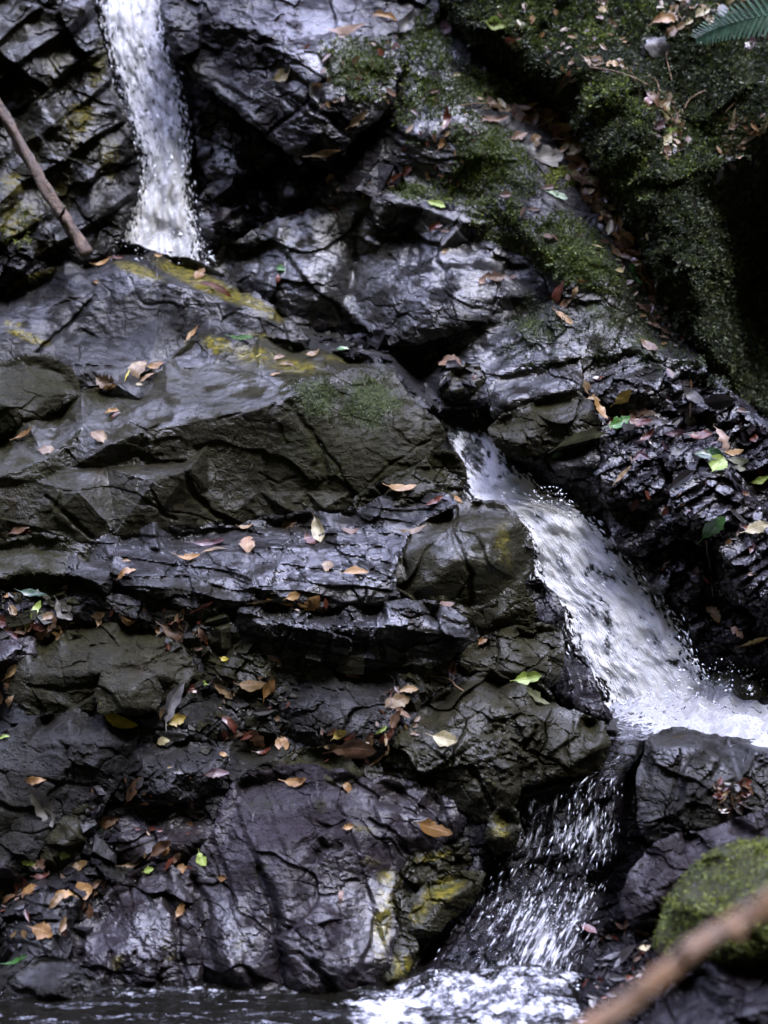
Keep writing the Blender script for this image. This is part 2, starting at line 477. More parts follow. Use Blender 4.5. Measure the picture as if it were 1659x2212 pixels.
# ------------------------------------------------------------------ the rock slope
G = 3.0                                   # grid spacing of the relief in measured units (about 3 mm)
U0, V0, U1, V1 = -220, -220, 1880, 2420
GU, GV = np.meshgrid(np.arange(U0, U1 + 1, G), np.arange(V0, V1 + 1, G))
ZB = np.full(GU.shape, 1e3)               # nearest surface so far, for laying things onto it
PX = 0.00109                              # metres per measured unit at the slope

def slope(v): return 6.0 - 1.9 * v / 2150.0

ALGAE = [  # yellow-green algae: u, v, ru, rv, turn, strength
 (40, 470, 70, 60, 0, .75), (110, 530, 80, 40, -.3, .5), (170, 270, 60, 110, .4, .62), (60, 320, 60, 60, 0, .5), (210, 150, 40, 130, .1, .55), (235, 340, 40, 90, 0, .6), (120, 130, 70, 60, 0, .5), (60, 40, 70, 60, 0, .45), (130, 420, 70, 70, 0, .5), (400, 130, 20, 60, 0, .4), (25, 400, 40, 40, 0, .8), (30, 490, 30, 40, 0, .8),
 (300, 585, 70, 18, .35, .95), (440, 610, 140, 22, .42, 1.1), (560, 662, 80, 18, .55, .95), (70, 600, 70, 13, -.35, .85), (60, 728, 70, 15, .35, .85), (30, 700, 40, 14, .2, .7),
 (470, 745, 44, 24, .3, 1.0), (545, 765, 80, 28, .15, .8), (630, 790, 90, 24, .1, .75), (560, 725, 60, 14, .1, .6), (720, 775, 60, 14, .2, .55),
 (1085, 1170, 34, 75, 0, .58), (1060, 1260, 30, 50, 0, .45), (1100, 1220, 22, 50, 0, .5), (930, 1160, 60, 20, -.6, .3),
 (955, 1925, 70, 34, -.5, .9), (905, 1975, 26, 40, .3, .8), (828, 1990, 28, 120, .1, .85), (870, 2090, 40, 40, 0, .85), (800, 1860, 60, 22, .1, .5), (840, 1900, 40, 40, 0, .7), (790, 1790, 60, 20, .1, .55), (940, 1850, 80, 14, -.2, .7),
 (700, 1740, 40, 60, .2, .4), (1060, 1690, 30, 60, 0, .42), (1080, 1790, 34, 44, 0, .62), (340, 1990, 24, 40, .2, .4), (250, 2080, 26, 36, .3, .55), (365, 2050, 26, 60, .1, .5), (520, 2040, 28, 70, .1, .45), (700, 2070, 20, 60, -.2, .3),
 (1250, 1670, 90, 14, 0, .5), (1260, 1740, 60, 30, .2, .45), (1310, 1000, 40, 20, 0, .3), (1090, 960, 20, 40, 0, .4), (960, 1020, 40, 24, 0, .35), (280, 1480, 30, 20, 0, .3), (1500, 1690, 80, 30, 0, .25)]
MOSSY = [  # thin dark-green film: u, v, ru, rv, turn, strength
 (670, 970, 260, 110, .1, .42), (800, 870, 90, 80, 0, .85), (680, 860, 75, 60, 0, .85), (1240, 560, 150, 110, .6, .75), (1060, 340, 150, 120, .4, .7), (770, 140, 95, 80, 0, .75), (1040, 200, 110, 40, .2, .7),
 (1160, 720, 110, 90, .3, .62), (1210, 700, 120, 60, .5, .5), (1300, 680, 120, 60, .5, .6), (330, 1120, 260, 60, 0, .34), (70, 860, 80, 60, 0, .42), (900, 630, 50, 30, 0, .35), (720, 340, 70, 20, 0, .3), (1120, 910, 60, 40, 0, .35),
 (300, 960, 200, 30, -.1, .4), (1250, 640, 60, 40, 0, .5), (940, 90, 50, 100, .2, .65), (890, 410, 70, 40, 0, .7), (250, 1330, 60, 20, 0, .3), (700, 870, 160, 40, 0, .4), (1400, 760, 120, 60, .7, .6), (620, 1740, 190, 70, 0, .45), (330, 1780, 120, 50, 0, .35), (560, 1880, 70, 60, 0, .4), (1180, 1420, 40, 40, 0, .4)]
DRY = [(240, 1420, 200, 90), (150, 1660, 200, 130), (700, 1000, 260, 110), (80, 860, 90, 70), (640, 1500, 120, 60), (430, 680, 200, 60), (1150, 1600, 120, 60), (60, 1800, 100, 60), (690, 1660, 90, 40), (450, 1500, 120, 60), (640, 1790, 120, 50), (1150, 920, 100, 40), (680, 760, 120, 30), (1500, 1700, 120, 60)]

WET = [(680, 560, 260, 150, .1, 1), (950, 560, 230, 140, .3, .9), (900, 250, 180, 180, .3, .8), (1130, 790, 260, 110, .2, .9), (1450, 830, 260, 120, .6, .9), (1450, 1130, 320, 260, .5, .8), (700, 1210, 260, 90, 0, 1), (360, 1190, 220, 70, 0, .5), (760, 1340, 260, 60, .1, .7),
 (800, 1980, 110, 160, 0, .9), (300, 2010, 160, 120, 0, .7), (560, 2040, 200, 110, 0, .6), (930, 1720, 160, 80, .3, .7), (980, 1190, 130, 110, 0, .6), (420, 640, 240, 70, .25, .6), (560, 815, 230, 60, .1, 1.1), (230, 920, 240, 60, -.15, .8), (290, 1030, 140, 30, 0, .8), (500, 400, 150, 130, 0, .9), (130, 300, 160, 320, 0, .4), (720, 180, 160, 150, 0, .6), (1000, 1060, 80, 60, 0, .7), (1250, 1480, 80, 120, 0, .7), (1500, 1640, 160, 60, 0, .3), (60, 1380, 90, 50, 0, .6), (330, 1790, 160, 60, 0, .4), (540, 1490, 160, 60, 0, .4), (1060, 1600, 160, 80, 0, .35), (100, 650, 140, 60, 0, .5)]

def blobs(lst, u, v):
    r = np.zeros(u.shape)
    for b in lst:
        c, s = (math.cos(b[4]), math.sin(b[4])) if len(b) > 4 else (1, 0)
        k = b[5] if len(b) > 5 else 1
        du, dv = u - b[0], v - b[1]
        q = ((du * c + dv * s) / b[2]) ** 2 + ((-du * s + dv * c) / b[3]) ** 2
        r = np.maximum(r, k * np.exp(-q * 1.1))
    return r

def surface_attrs(u, v):
    return {'algae': blobs(ALGAE, u, v), 'moss': blobs(MOSSY, u, v), 'wet': np.clip(.25 + blobs(WET, u, v) - .3 * blobs(DRY, u, v), .05, 1.3)}

def relief(u, v, seed, rough, bed=None, big=150):
    """height (m, towards the viewer) of broken, bedded rock"""
    f1, e1 = facet(u, v, big, seed, .35, 1.5, 60)
    f2, e2 = facet(u, v, big * .36, seed + 20, .25, 1.7, 50)
    f3, e3 = facet(u, v, big * .13, seed + 40, .2, 1.6, 40)
    f4, e4 = facet(u, v, 9, seed + 50, .2, 1.4, 30)
    pm = np.clip(.55 + 1.3 * noise(u / 130, v / 130, seed + 83), .1, 1.5)
    h = .24 * big * f1 + .30 * big * .36 * f2 * pm + .30 * big * .13 * f3 * pm
    h += 2.6 * fbm(u, v, 60, 4, seed + 60) + 2.6 * f4 * np.clip(pm, .3, 1.2) + 1.6 * fbm(u, v, 12, 2, seed + 70)
    m = np.clip(noise(u / 170, v / 170, seed + 80) * 2 + .4, 0, 1)
    h -= 13 * np.exp(-(e1 / .03) ** 2) * m
    h -= 7 * np.exp(-(e2 / .05) ** 2) * np.clip(noise(u / 90, v / 90, seed + 81) * 2 + .3, 0, 1)
    if bed:
        ang, per, amp = bed
        c, s = math.cos(ang), math.sin(ang)
        t = (-u * s + v * c + 14 * noise((u * c + v * s) / 120, (-u * s + v * c) / 40, seed + 90)) / per
        saw = t - np.floor(t)
        lay = np.where(saw < .82, saw / .82, (1 - saw) / .18)
        h += amp * lay * (.5 + .8 * hsh(np.floor(t), np.floor((u * c + v * s + 60 * noise(t * .3, u / 200, seed)) / 190), seed + 9))
    return h * rough * PX

def sheet_faces(mask, n):
    """quads of a grid whose four corners are all in the mask, with compact vertex numbering"""
    q = mask[:-1, :-1] & mask[1:, :-1] & mask[:-1, 1:] & mask[1:, 1:]
    used = np.zeros(mask.shape, bool)
    for a in (slice(None, -1), slice(1, None)):
        for b in (slice(None, -1), slice(1, None)):
            used[a, b] |= q
    idx = np.full(mask.shape, -1, np.int64); idx[used] = np.arange(used.sum())
    f = np.stack([idx[:-1, :-1][q], idx[1:, :-1][q], idx[1:, 1:][q], idx[:-1, 1:][q]], 1)
    return used, idx, f

ROCKS = {}
ZR = np.full(GU.shape, 1e3); ZA = ZR.copy()
DEEP = ('bank', 'bigtop', 'darkgully', 'gully2', 'leftwall', 'mossboulder', 'litterrock', 'nearground', 'under', 'edge_right', 'cubeblock')
def rock(key, name, label, cat, outline, ctrl, mat='grey', rough=.6, bed=None, roll=24, rolld=.09, back=.22, cracks=(), soft=2, big=150, amp=7, group=None, seed=None):
    """a boulder or outcrop: traced front outline, sculpted front facets (u, v, distance in cm), rounded rim and a body reaching back"""
    global ZB
    seed = seed if seed is not None else (sum(ord(ch) * (i + 3) for i, ch in enumerate(key)) % 900) * 7 + 11
    if key not in DEEP:                                       # neighbouring blocks of bedrock grow into each other
        g, n_ = [], len(outline)
        ar = sum(outline[i][0] * outline[(i + 1) % n_][1] - outline[(i + 1) % n_][0] * outline[i][1] for i in range(n_))
        for i in range(n_):
            (x0, y0), (x1, y1) = outline[i - 1], outline[(i + 1) % n_]
            q = math.hypot(x1 - x0, y1 - y0) + 1e-6
            k = 9 if ar > 0 else -9
            g.append((outline[i][0] + k * (y1 - y0) / q, outline[i][1] - k * (x1 - x0) / q))
        outline = g
    ol = wobble(outline, amp, seed)
    ol = wobble(ol, amp * .5, seed + 1, 10)
    us = [p[0] for p in ol]; vs = [p[1] for p in ol]
    j0 = max(0, int((min(us) - U0) / G) - 1); j1 = min(GU.shape[1], int((max(us) - U0) / G) + 3)
    i0 = max(0, int((min(vs) - V0) / G) - 1); i1 = min(GU.shape[0], int((max(vs) - V0) / G) + 3)
    u, v = GU[i0:i1, j0:j1], GV[i0:i1, j0:j1]
    m = inside(ol, u, v)
    dist, nu, nv = near_line(ol, u, v)
    cu, cv = sum(p[0] for p in outline) / len(outline), sum(p[1] for p in outline) / len(outline)
    pts = list(ctrl)
    for (a, b) in outline:                                    # rim: distance guessed from the two nearest sculpted points
        w = sorted((math.hypot(a - c[0], b - c[1]), c[2]) for c in ctrl)[:3]
        s = sum(1 / (q[0] + 8) for q in w)
        z = sum(q[1] / (q[0] + 8) for q in w) / s
        if w[0][0] > 12: pts.append((a, b, z + 1.0))
        pts.append((cu + (a - cu) * 1.5, cv + (b - cv) * 1.5, z + 3))
    z = blur(interp(pts, u, v), soft) / 100
    t = np.clip(dist / roll, 0, 1)
    t = np.clip(dist / (roll * (.25 + .5 * np.clip(.5 + noise(u / 70, v / 70, seed + 6), 0, 1))), 0, 1)
    z = z + .2 * rolld * (1 - np.sqrt(1 - (1 - t) ** 2))
    fade = .25 + .75 * np.clip(dist / 20, 0, 1)
    z = z - relief(u, v, seed, rough * 1.3, bed, big) * fade
    for cr in cracks:
        line, wd_, dp = cr
        line = wobble(line + line[-2:0:-1], 5, seed + 3, 16) if len(line) > 2 else line
        d, _, _ = near_line(line, u, v, False)
        z = z + dp * PX * np.exp(-(d / (wd_ * (1 + .5 * noise(u / 40, v / 40, seed)))) ** 2)
    used, idx, f = sheet_faces(m, 0)
    if len(f) < 4: return None
    e = np.concatenate([f[:, [0, 1]], f[:, [1, 2]], f[:, [2, 3]], f[:, [3, 0]]])
    key_e = np.sort(e, 1)
    kk = key_e[:, 0] * (used.sum() + 1) + key_e[:, 1]
    _, inv, cnt = np.unique(kk, return_inverse=True, return_counts=True)
    be = e[cnt[inv] == 1]
    uu, vv, zz = u[used].copy(), v[used].copy(), z[used]
    bv = np.unique(be)
    uu[bv], vv[bv] = nu[used][bv], nv[used][bv]
    attrs = surface_attrs(uu, vv)
    V = P(uu, vv, zz)
    n = len(V)
    # body behind the rim
    verts = [V]; faces = [f]
    prev = dict(zip(bv.tolist(), bv.tolist()))
    base = n
    av = {k: [a] for k, a in attrs.items()}
    for r, (bk, sh) in enumerate(((.18, .015), (.5, .06), (1, .2))):
        jit = 1 + .02 * noise(uu[bv] / 25 + r * 9.1, vv[bv] / 25, seed + r)
        ru = cu + (uu[bv] - cu) * (1 - sh) * jit; rv = cv + (vv[bv] - cv) * (1 - sh) * jit
        verts.append(P(ru, rv, zz[bv] + back * bk))
        for k, a in attrs.items(): av[k].append(a[bv])
        cur = {b: base + i for i, b in enumerate(bv.tolist())}
        faces.append(np.array([(a, cur_a, cur_b, b) for a, b, cur_a, cur_b in ((prev[x], prev[y], cur[x], cur[y]) for x, y in be.tolist())]))
        prev = cur; base += len(bv)
    o = mesh_obj(name, np.vstack(verts), np.vstack(faces), M[mat], attrs={k: np.concatenate(a) for k, a in av.items()}, smooth=False)
    tag(o, label, cat, group)
    zz2 = ZB[i0:i1, j0:j1]
    ZB[i0:i1, j0:j1] = np.where(m, np.minimum(zz2, z), zz2)
    ROCKS[key] = o
    if key not in DEEP:
        ZR[i0:i1, j0:j1] = np.where(m, np.minimum(ZR[i0:i1, j0:j1], z), ZR[i0:i1, j0:j1])
    ZA[i0:i1, j0:j1] = np.where(m, np.minimum(ZA[i0:i1, j0:j1], z), ZA[i0:i1, j0:j1])
    return o

# ------------------------------------------------------------------ courses of the water (left u, v, right u, v, distance cm, foam)
FALL_TOP = [(185, -190, 372, -190, 640, 0.76), (196, -60, 370, -60, 617, 0.76), (205, 20, 362, 20, 606, 0.76), (222, 90, 366, 90, 601, 0.70), (240, 170, 392, 170, 597, 0.62), (262, 240, 406, 240, 593, 0.68), (288, 300, 412, 300, 591, 0.64), (300, 345, 416, 345, 589, 0.78),
            (297, 400, 414, 400, 586, 1.00), (280, 455, 424, 455, 584, 1.08), (262, 500, 440, 500, 581, 1.12), (248, 550, 450, 560, 578, 1.12), (240, 610, 470, 620, 574, 1.12)]
FALL_MID = [(925, 890, 1062, 880, 531, -0.15), (945, 930, 1066, 925, 527, -0.02), (962, 965, 1078, 955, 524, 0.12), (985, 1008, 1100, 988, 521, 0.40), (998, 1055, 1135, 1020, 518, 0.94), (1015, 1090, 1185, 1060, 515, 1.10), (1090, 1110, 1240, 1085, 511, 1.14), (1135, 1165, 1285, 1125, 508, 1.06),
            (1142, 1225, 1345, 1180, 506, 0.98), (1150, 1270, 1395, 1240, 503, 1.02), (1205, 1325, 1440, 1300, 500, 0.98), (1215, 1385, 1482, 1352, 497, 0.96), (1245, 1440, 1500, 1400, 495, 0.94), (1290, 1490, 1520, 1440, 493, 1.00), (1300, 1550, 1560, 1500, 491, 1.16)]
FALL_LOW = [(1310, 1575, 1400, 1580, 457, .10), (1290, 1630, 1385, 1640, 451, .03), (1190, 1668, 1352, 1672, 446, .06), (1130, 1695, 1345, 1700, 444, .12), (1108, 1760, 1338, 1765, 442, .22), (1090, 1810, 1332, 1815, 440, .26), (1066, 1860, 1326, 1860, 438, .14), (1040, 1905, 1312, 1905, 436, .13),
            (1020, 1945, 1300, 1950, 431, .28), (990, 1990, 1286, 1995, 425, .34), (955, 2040, 1270, 2045, 419, .3), (920, 2090, 1260, 2095, 413, .28), (880, 2150, 1256, 2160, 406, .36)]

# ------------------------------------------------------------------ mossy bank, overhanging at the upper right
BANK = [(915, -215), (930, -60), (948, 0), (990, 70), (1060, 130), (1150, 190), (1215, 240), (1260, 310), (1300, 390), (1345, 470), (1385, 540), (1415, 610), (1440, 680), (1480, 740), (1530, 800), (1590, 850), (1659, 905), (1760, 970), (1875, 1040), (1875, -215)]
BC = [(960, -100, 585), (1100, -100, 590), (1400, -100, 600), (1700, -100, 600), (1875, -100, 600), (1000, 40, 572), (1120, 60, 575), (1300, 40, 572), (1500, 40, 575), (1700, 40, 575), (1875, 60, 575),
      (1100, 140, 569), (1200, 190, 563), (1300, 150, 556), (1420, 130, 566), (1560, 130, 566), (1700, 150, 562), (1260, 270, 552), (1330, 190, 546), (1390, 240, 542), (1410, 330, 546), (1470, 260, 560), (1560, 260, 556), (1659, 260, 548), (1875, 260, 545),
      (1330, 380, 546), (1360, 330, 536), (1400, 440, 530), (1480, 400, 540), (1560, 350, 550), (1620, 330, 548), (1390, 520, 538), (1450, 540, 524), (1500, 480, 535), (1560, 440, 560), (1620, 420, 585), (1659, 400, 592), (1875, 400, 600),
      (1440, 620, 534), (1500, 600, 526), (1550, 560, 548), (1610, 540, 588), (1659, 520, 600), (1490, 700, 528), (1530, 680, 530), (1570, 680, 560), (1620, 680, 590), (1875, 680, 620), (1540, 780, 516), (1580, 790, 545), (1600, 800, 572), (1659, 800, 590), (1875, 860, 600), (1620, 870, 540), (1700, 920, 520)]
XT = -215
rock('bank', 'mossy_bank', 'dark mossy bank littered with dead leaves, overhanging the leaf-filled crevice', 'bank', BANK, BC, 'soil', 1.0, None, 150, .95, .8, soft=4, big=130, amp=10)
ROCKS['bank']['kind'] = 'structure'; del ROCKS['bank']['category']
# --- behind and beside the upper fall
rock('leftwall', 'rock_outcrop', 'dark bedded outcrop with yellow algae beside the upper fall, behind the stick', 'rock outcrop',
 [(XT, -200), (195, -200), (205, 10), (222, 95), (240, 170), (268, 235), (292, 300), (305, 345), (300, 420), (282, 470), (262, 520), (250, 560), (180, 600), (60, 640), (XT, 660)],
 [(0, -150, 618), (180, -150, 622), (0, 0, 596), (120, 20, 590), (200, 40, 602), (40, 110, 584), (110, 60, 592), (150, 130, 592), (70, 190, 578), (140, 210, 588), (215, 170, 594), (30, 240, 583), (110, 270, 574), (190, 250, 580), (250, 260, 590), (60, 330, 576), (160, 330, 576), (230, 330, 578), (290, 340, 590), (40, 420, 566), (130, 430, 574), (200, 410, 570), (270, 410, 580), (80, 500, 562), (190, 490, 568), (240, 500, 576), (40, 580, 556), (200, 560, 566), (XT, 100, 580), (XT, 400, 565)],
 'left', 1.25, (-.62, 74, 20), 26, .12, .4, big=120)
rock('bigtop', 'boulder', 'dark wet boulder above the gully, moss patch and pale leaf on its right shoulder', 'boulder',
 [(352, 40), (358, -40), (380, -200), (900, -200), (945, -60), (950, 20), (915, 80), (870, 150), (850, 220), (815, 262), (770, 290), (740, 335), (700, 352), (660, 345), (610, 318), (560, 280), (510, 235), (455, 190), (405, 150), (365, 100)],
 [(420, -150, 610), (700, -150, 612), (900, -150, 610), (420, 30, 586), (520, 60, 576), (640, 90, 567), (600, 10, 582), (740, 60, 574), (820, 60, 582), (900, 0, 592), (700, 110, 566), (780, 130, 568), (850, 130, 574), (470, 150, 580), (560, 180, 570), (640, 200, 562), (720, 200, 559), (690, 170, 560), (800, 220, 565), (600, 280, 566), (680, 310, 560), (740, 270, 559)],
 'black', .8, (.5, 60, 6), 30, .14, .35, cracks=[([(560, 120), (600, 200), (660, 250)], 5, 10)])
# --- middle slab with glossy bumps
rock('slab', 'rock_slab', 'glossy humped slab of wet grey rock below the moss, above the dark overhang', 'rock slab',
 [(455, 582), (490, 535), (550, 505), (600, 482), (660, 462), (720, 452), (775, 436), (835, 420), (880, 424), (930, 440), (990, 468), (1060, 490), (1100, 530), (1135, 570), (1170, 610), (1185, 645), (1130, 668), (1065, 688), (1000, 708), (925, 724), (870, 742), (835, 735), (795, 700), (750, 690), (700, 700), (640, 692), (585, 662), (530, 632), (490, 606)],
 [(500, 560, 573), (560, 525, 574), (640, 485, 571), (720, 468, 568), (840, 435, 561), (920, 450, 558), (1000, 480, 552), (600, 560, 563), (680, 530, 563), (640, 590, 555), (720, 590, 555), (540, 600, 562), (740, 520, 567), (765, 560, 566), (760, 620, 559), (790, 510, 562), (830, 540, 560), (870, 505, 566), (900, 510, 562), (940, 545, 550), (880, 590, 548), (1020, 530, 556), (1060, 560, 550), (1100, 580, 552), (1000, 600, 541), (820, 600, 552), (850, 650, 542), (930, 650, 535), (1010, 650, 535), (1080, 640, 538), (1150, 635, 545), (600, 630, 553), (680, 650, 551), (740, 660, 555), (870, 715, 537), (930, 705, 534), (1000, 690, 533)],
 'grey', .62, (.3, 60, 2), 10, .03, .25, cracks=[([(775, 470), (762, 520), (770, 570), (756, 620)], 7, 16), ([(880, 500), (905, 540), (900, 570)], 6, 10), ([(1100, 560), (1085, 610), (1060, 680)], 4, 8), ([(960, 600), (975, 650), (985, 700)], 3, 6)], soft=1)
rock('slabup', 'rock', 'rounded grey rock with leaf litter at its foot, beneath the big dark boulder', 'rock',
 [(615, 420), (640, 380), (690, 350), (740, 335), (800, 345), (850, 370), (870, 400), (850, 425), (790, 440), (720, 452), (660, 460), (625, 452)],
 [(660, 400, 576), (720, 365, 576), (800, 370, 572), (700, 420, 570), (780, 410, 566), (840, 405, 565)], 'black', .8, None, 20, .08, .2)
rock('darkgully', 'rock', 'dark dripping rock lump in the gully right of the upper fall', 'rock',
 [(418, 250), (450, 215), (500, 240), (560, 290), (600, 340), (560, 390), (500, 400), (450, 390), (425, 340)],
 [(450, 260, 592), (500, 300, 588), (560, 330, 586), (470, 350, 586), (530, 370, 582)], 'black', 1.2, None, 20, .1, .25, big=70)
rock('gully2', 'rock', 'low wet black rock beside the foot of the upper fall', 'rock',
 [(430, 420), (480, 400), (540, 400), (600, 420), (610, 460), (560, 500), (500, 530), (455, 560), (440, 520), (428, 470)],
 [(460, 440, 586), (540, 420, 586), (580, 450, 582), (500, 490, 578), (460, 520, 578)], 'black', 1.3, None, 18, .08, .2, big=60)
# --- the left ridge
rock('ridge', 'boulder', 'broad ridge boulder with a yellow crest and dark vertical seep lines', 'boulder',
 [(XT, 680), (-60, 640), (0, 608), (45, 590), (90, 575), (140, 560), (190, 548), (245, 530), (290, 534), (335, 550), (400, 563), (445, 582), (500, 615), (545, 640), (590, 668), (628, 695), (660, 735), (650, 790), (560, 815), (450, 840), (380, 880), (250, 920), (100, 930), (XT, 950)],
 [(XT, 760, 540), (0, 625, 566), (90, 590, 566), (190, 560, 570), (245, 545, 575), (300, 548, 574), (380, 570, 570), (450, 592, 566), (520, 632, 560), (600, 682, 553), (180, 600, 560), (270, 582, 556), (340, 605, 551), (430, 632, 549), (520, 665, 547), (590, 698, 545), (640, 735, 543), (140, 640, 552), (250, 650, 550), (350, 680, 548), (450, 690, 547), (540, 715, 544), (170, 720, 547), (260, 740, 545), (400, 740, 545), (560, 760, 542), (60, 640, 557), (30, 690, 546), (60, 730, 540), (100, 690, 545), (0, 740, 538), (120, 760, 538), (200, 800, 530), (320, 800, 530), (100, 840, 530), (0, 800, 534), (300, 860, 520), (450, 790, 533)],
 'grey', .36, None, 18, .06, .3, soft=0, cracks=[([(205, 640), (160, 690), (95, 745), (60, 790)], 4, 14), ([(355, 640), (345, 690), (338, 720)], 3, 6), ([(405, 650), (398, 700), (388, 740)], 3, 6), ([(430, 655), (424, 700)], 3, 4), ([(240, 630), (232, 700)], 3, 4), ([(560, 690), (570, 720)], 3, 5), ([(470, 660), (482, 690)], 2, 4), ([(180, 715), (235, 745), (230, 760)], 3, 6), ([(120, 660), (185, 640)], 4, 8)])
rock('round_left', 'rock', 'rounded olive rock with a yellow rim, set into the foot of the ridge boulder', 'rock',
 [(XT, 815), (-60, 800), (0, 785), (55, 773), (110, 779), (148, 800), (165, 850), (125, 895), (70, 925), (0, 945), (XT, 970)],
 [(0, 800, 530), (70, 790, 529), (130, 810, 528), (60, 840, 519), (120, 850, 520), (0, 870, 515), (60, 900, 514), (XT, 900, 515)], 'olive', .4, None, 18, .06, .2)
rock('wedge', 'boulder', 'largest wedge boulder, pale top ledge above a broad flat olive face', 'boulder',
 [(XT, 985), (-60, 962), (0, 938), (60, 920), (120, 892), (180, 858), (230, 832), (310, 815), (365, 790), (405, 745), (438, 727), (480, 725), (560, 735), (640, 747), (700, 764), (760, 775), (812, 784), (846, 808), (868, 845), (905, 885), (943, 920), (957, 945), (942, 970), (905, 1000), (862, 1030), (800, 1056), (742, 1095), (690, 1113), (600, 1112), (530, 1126), (480, 1140), (420, 1136), (380, 1132), (330, 1150), (260, 1160), (180, 1168), (80, 1152), (0, 1172), (XT, 1200)],
 [(XT, 1000, 505), (0, 960, 512), (130, 900, 520), (230, 850, 530), (310, 830, 533), (400, 765, 540), (440, 738, 546), (540, 745, 546), (640, 757, 543), (760, 783, 535), (815, 795, 530),
  (360, 850, 516), (420, 830, 521), (300, 880, 514), (180, 920, 508), (560, 800, 522), (650, 800, 519), (470, 850, 513), (390, 890, 506), (470, 898, 502), (560, 882, 502), (650, 848, 507), (710, 815, 514), (760, 793, 524),
  (310, 932, 501), (240, 958, 499), (100, 992, 497), (0, 1030, 493), (390, 918, 502), (150, 1012, 501), (300, 985, 503), (390, 970, 502), (0, 1055, 494), (80, 1040, 495),
  (230, 1010, 501), (320, 1002, 502), (395, 1000, 501), (170, 1062, 488), (330, 1040, 488), (410, 1012, 491), (90, 1140, 489), (250, 1150, 488), (340, 1110, 488), (0, 1120, 491), (XT, 1120, 491),
  (450, 960, 502), (560, 940, 503), (640, 930, 505), (700, 890, 507), (780, 870, 513), (830, 840, 521), (720, 960, 505), (800, 950, 507), (870, 900, 512), (930, 935, 511), (880, 980, 508), (820, 1020, 505), (450, 1060, 499), (560, 1060, 502), (660, 1060, 503), (500, 1115, 497), (700, 1098, 500), (620, 1100, 500), (760, 1060, 503)],
 'olive', .28, None, 20, .06, .3, soft=0, cracks=[([(625, 870), (660, 920), (690, 960), (705, 1030)], 6, 9), ([(690, 955), (730, 1010), (760, 1060)], 3, 6), ([(395, 1010), (420, 1070), (455, 1105), (500, 1130)], 6, 14), ([(100, 1070), (140, 1110), (200, 1160)], 5, 10), ([(470, 905), (520, 890), (560, 880)], 3, 5), ([(330, 1060), (350, 1110), (380, 1120)], 4, 8), ([(840, 870), (850, 930), (890, 960)], 3, 5), ([(560, 1020), (600, 1045), (640, 1030)], 3, 4), ([(800, 1040), (850, 1000), (930, 950)], 3, 6)])
rock('wedgelow', 'rock', 'olive angular rock tucked under the right end of the largest wedge boulder', 'rock',
 [(770, 1085), (830, 1045), (890, 1015), (940, 975), (985, 985), (998, 1020), (995, 1060), (960, 1085), (900, 1100), (850, 1130), (800, 1130), (765, 1115)],
 [(800, 1080, 500), (900, 1030, 502), (960, 1000, 506), (980, 1050, 503), (880, 1075, 492), (820, 1110, 488), (940, 1060, 496)], 'olive', .9, (.2, 30, 6), 18, .07, .2, big=80)
# --- bedded ledges below
rock('ledge', 'rock_ledge', 'bedded shiny ledge with thin layers, running below the largest wedge boulder', 'rock ledge',
 [(170, 1200), (225, 1165), (262, 1140), (330, 1134), (385, 1150), (480, 1142), (560, 1130), (620, 1120), (700, 1112), (760, 1108), (820, 1085), (900, 1075), (960, 1070), (985, 1085), (930, 1108), (880, 1142), (855, 1190), (845, 1240), (860, 1290), (790, 1300), (700, 1306), (620, 1290), (520, 1300), (420, 1330), (330, 1316), (240, 1292), (180, 1262), (120, 1240)],
 [(200, 1195, 486), (270, 1150, 492), (380, 1160, 492), (480, 1152, 493), (560, 1140, 494), (640, 1128, 494), (760, 1112, 495), (900, 1082, 498), (250, 1215, 476), (360, 1210, 476), (480, 1205, 476), (620, 1200, 475), (740, 1190, 477), (830, 1160, 482), (330, 1268, 463), (440, 1280, 461), (560, 1268, 461), (680, 1262, 461), (780, 1262, 462), (840, 1250, 464), (220, 1265, 466), (420, 1322, 461), (620, 1288, 460), (780, 1292, 461), (160, 1235, 472)],
 'grey', .85, (.12, 30, 9), 16, .07, .22, soft=1, big=110, cracks=[([(540, 1150), (545, 1230), (560, 1290)], 4, 10), ([(660, 1120), (650, 1180), (640, 1270)], 2, 4), ([(760, 1180), (800, 1230), (845, 1250)], 4, 8), ([(290, 1140), (310, 1190), (300, 1220)], 4, 8)])
rock('leftmossy', 'rock', 'low rock with a pale lichen blotch, beneath the left foot of the wedge boulder', 'rock',
 [(XT, 1180), (0, 1175), (60, 1160), (130, 1168), (190, 1185), (180, 1220), (150, 1255), (100, 1262), (40, 1255), (XT, 1265)],
 [(0, 1190, 484), (80, 1180, 484), (150, 1195, 480), (60, 1225, 474), (130, 1240, 470), (0, 1245, 472), (XT, 1230, 474)], 'olive', .6, (.1, 30, 5), 16, .06, .2, big=80)
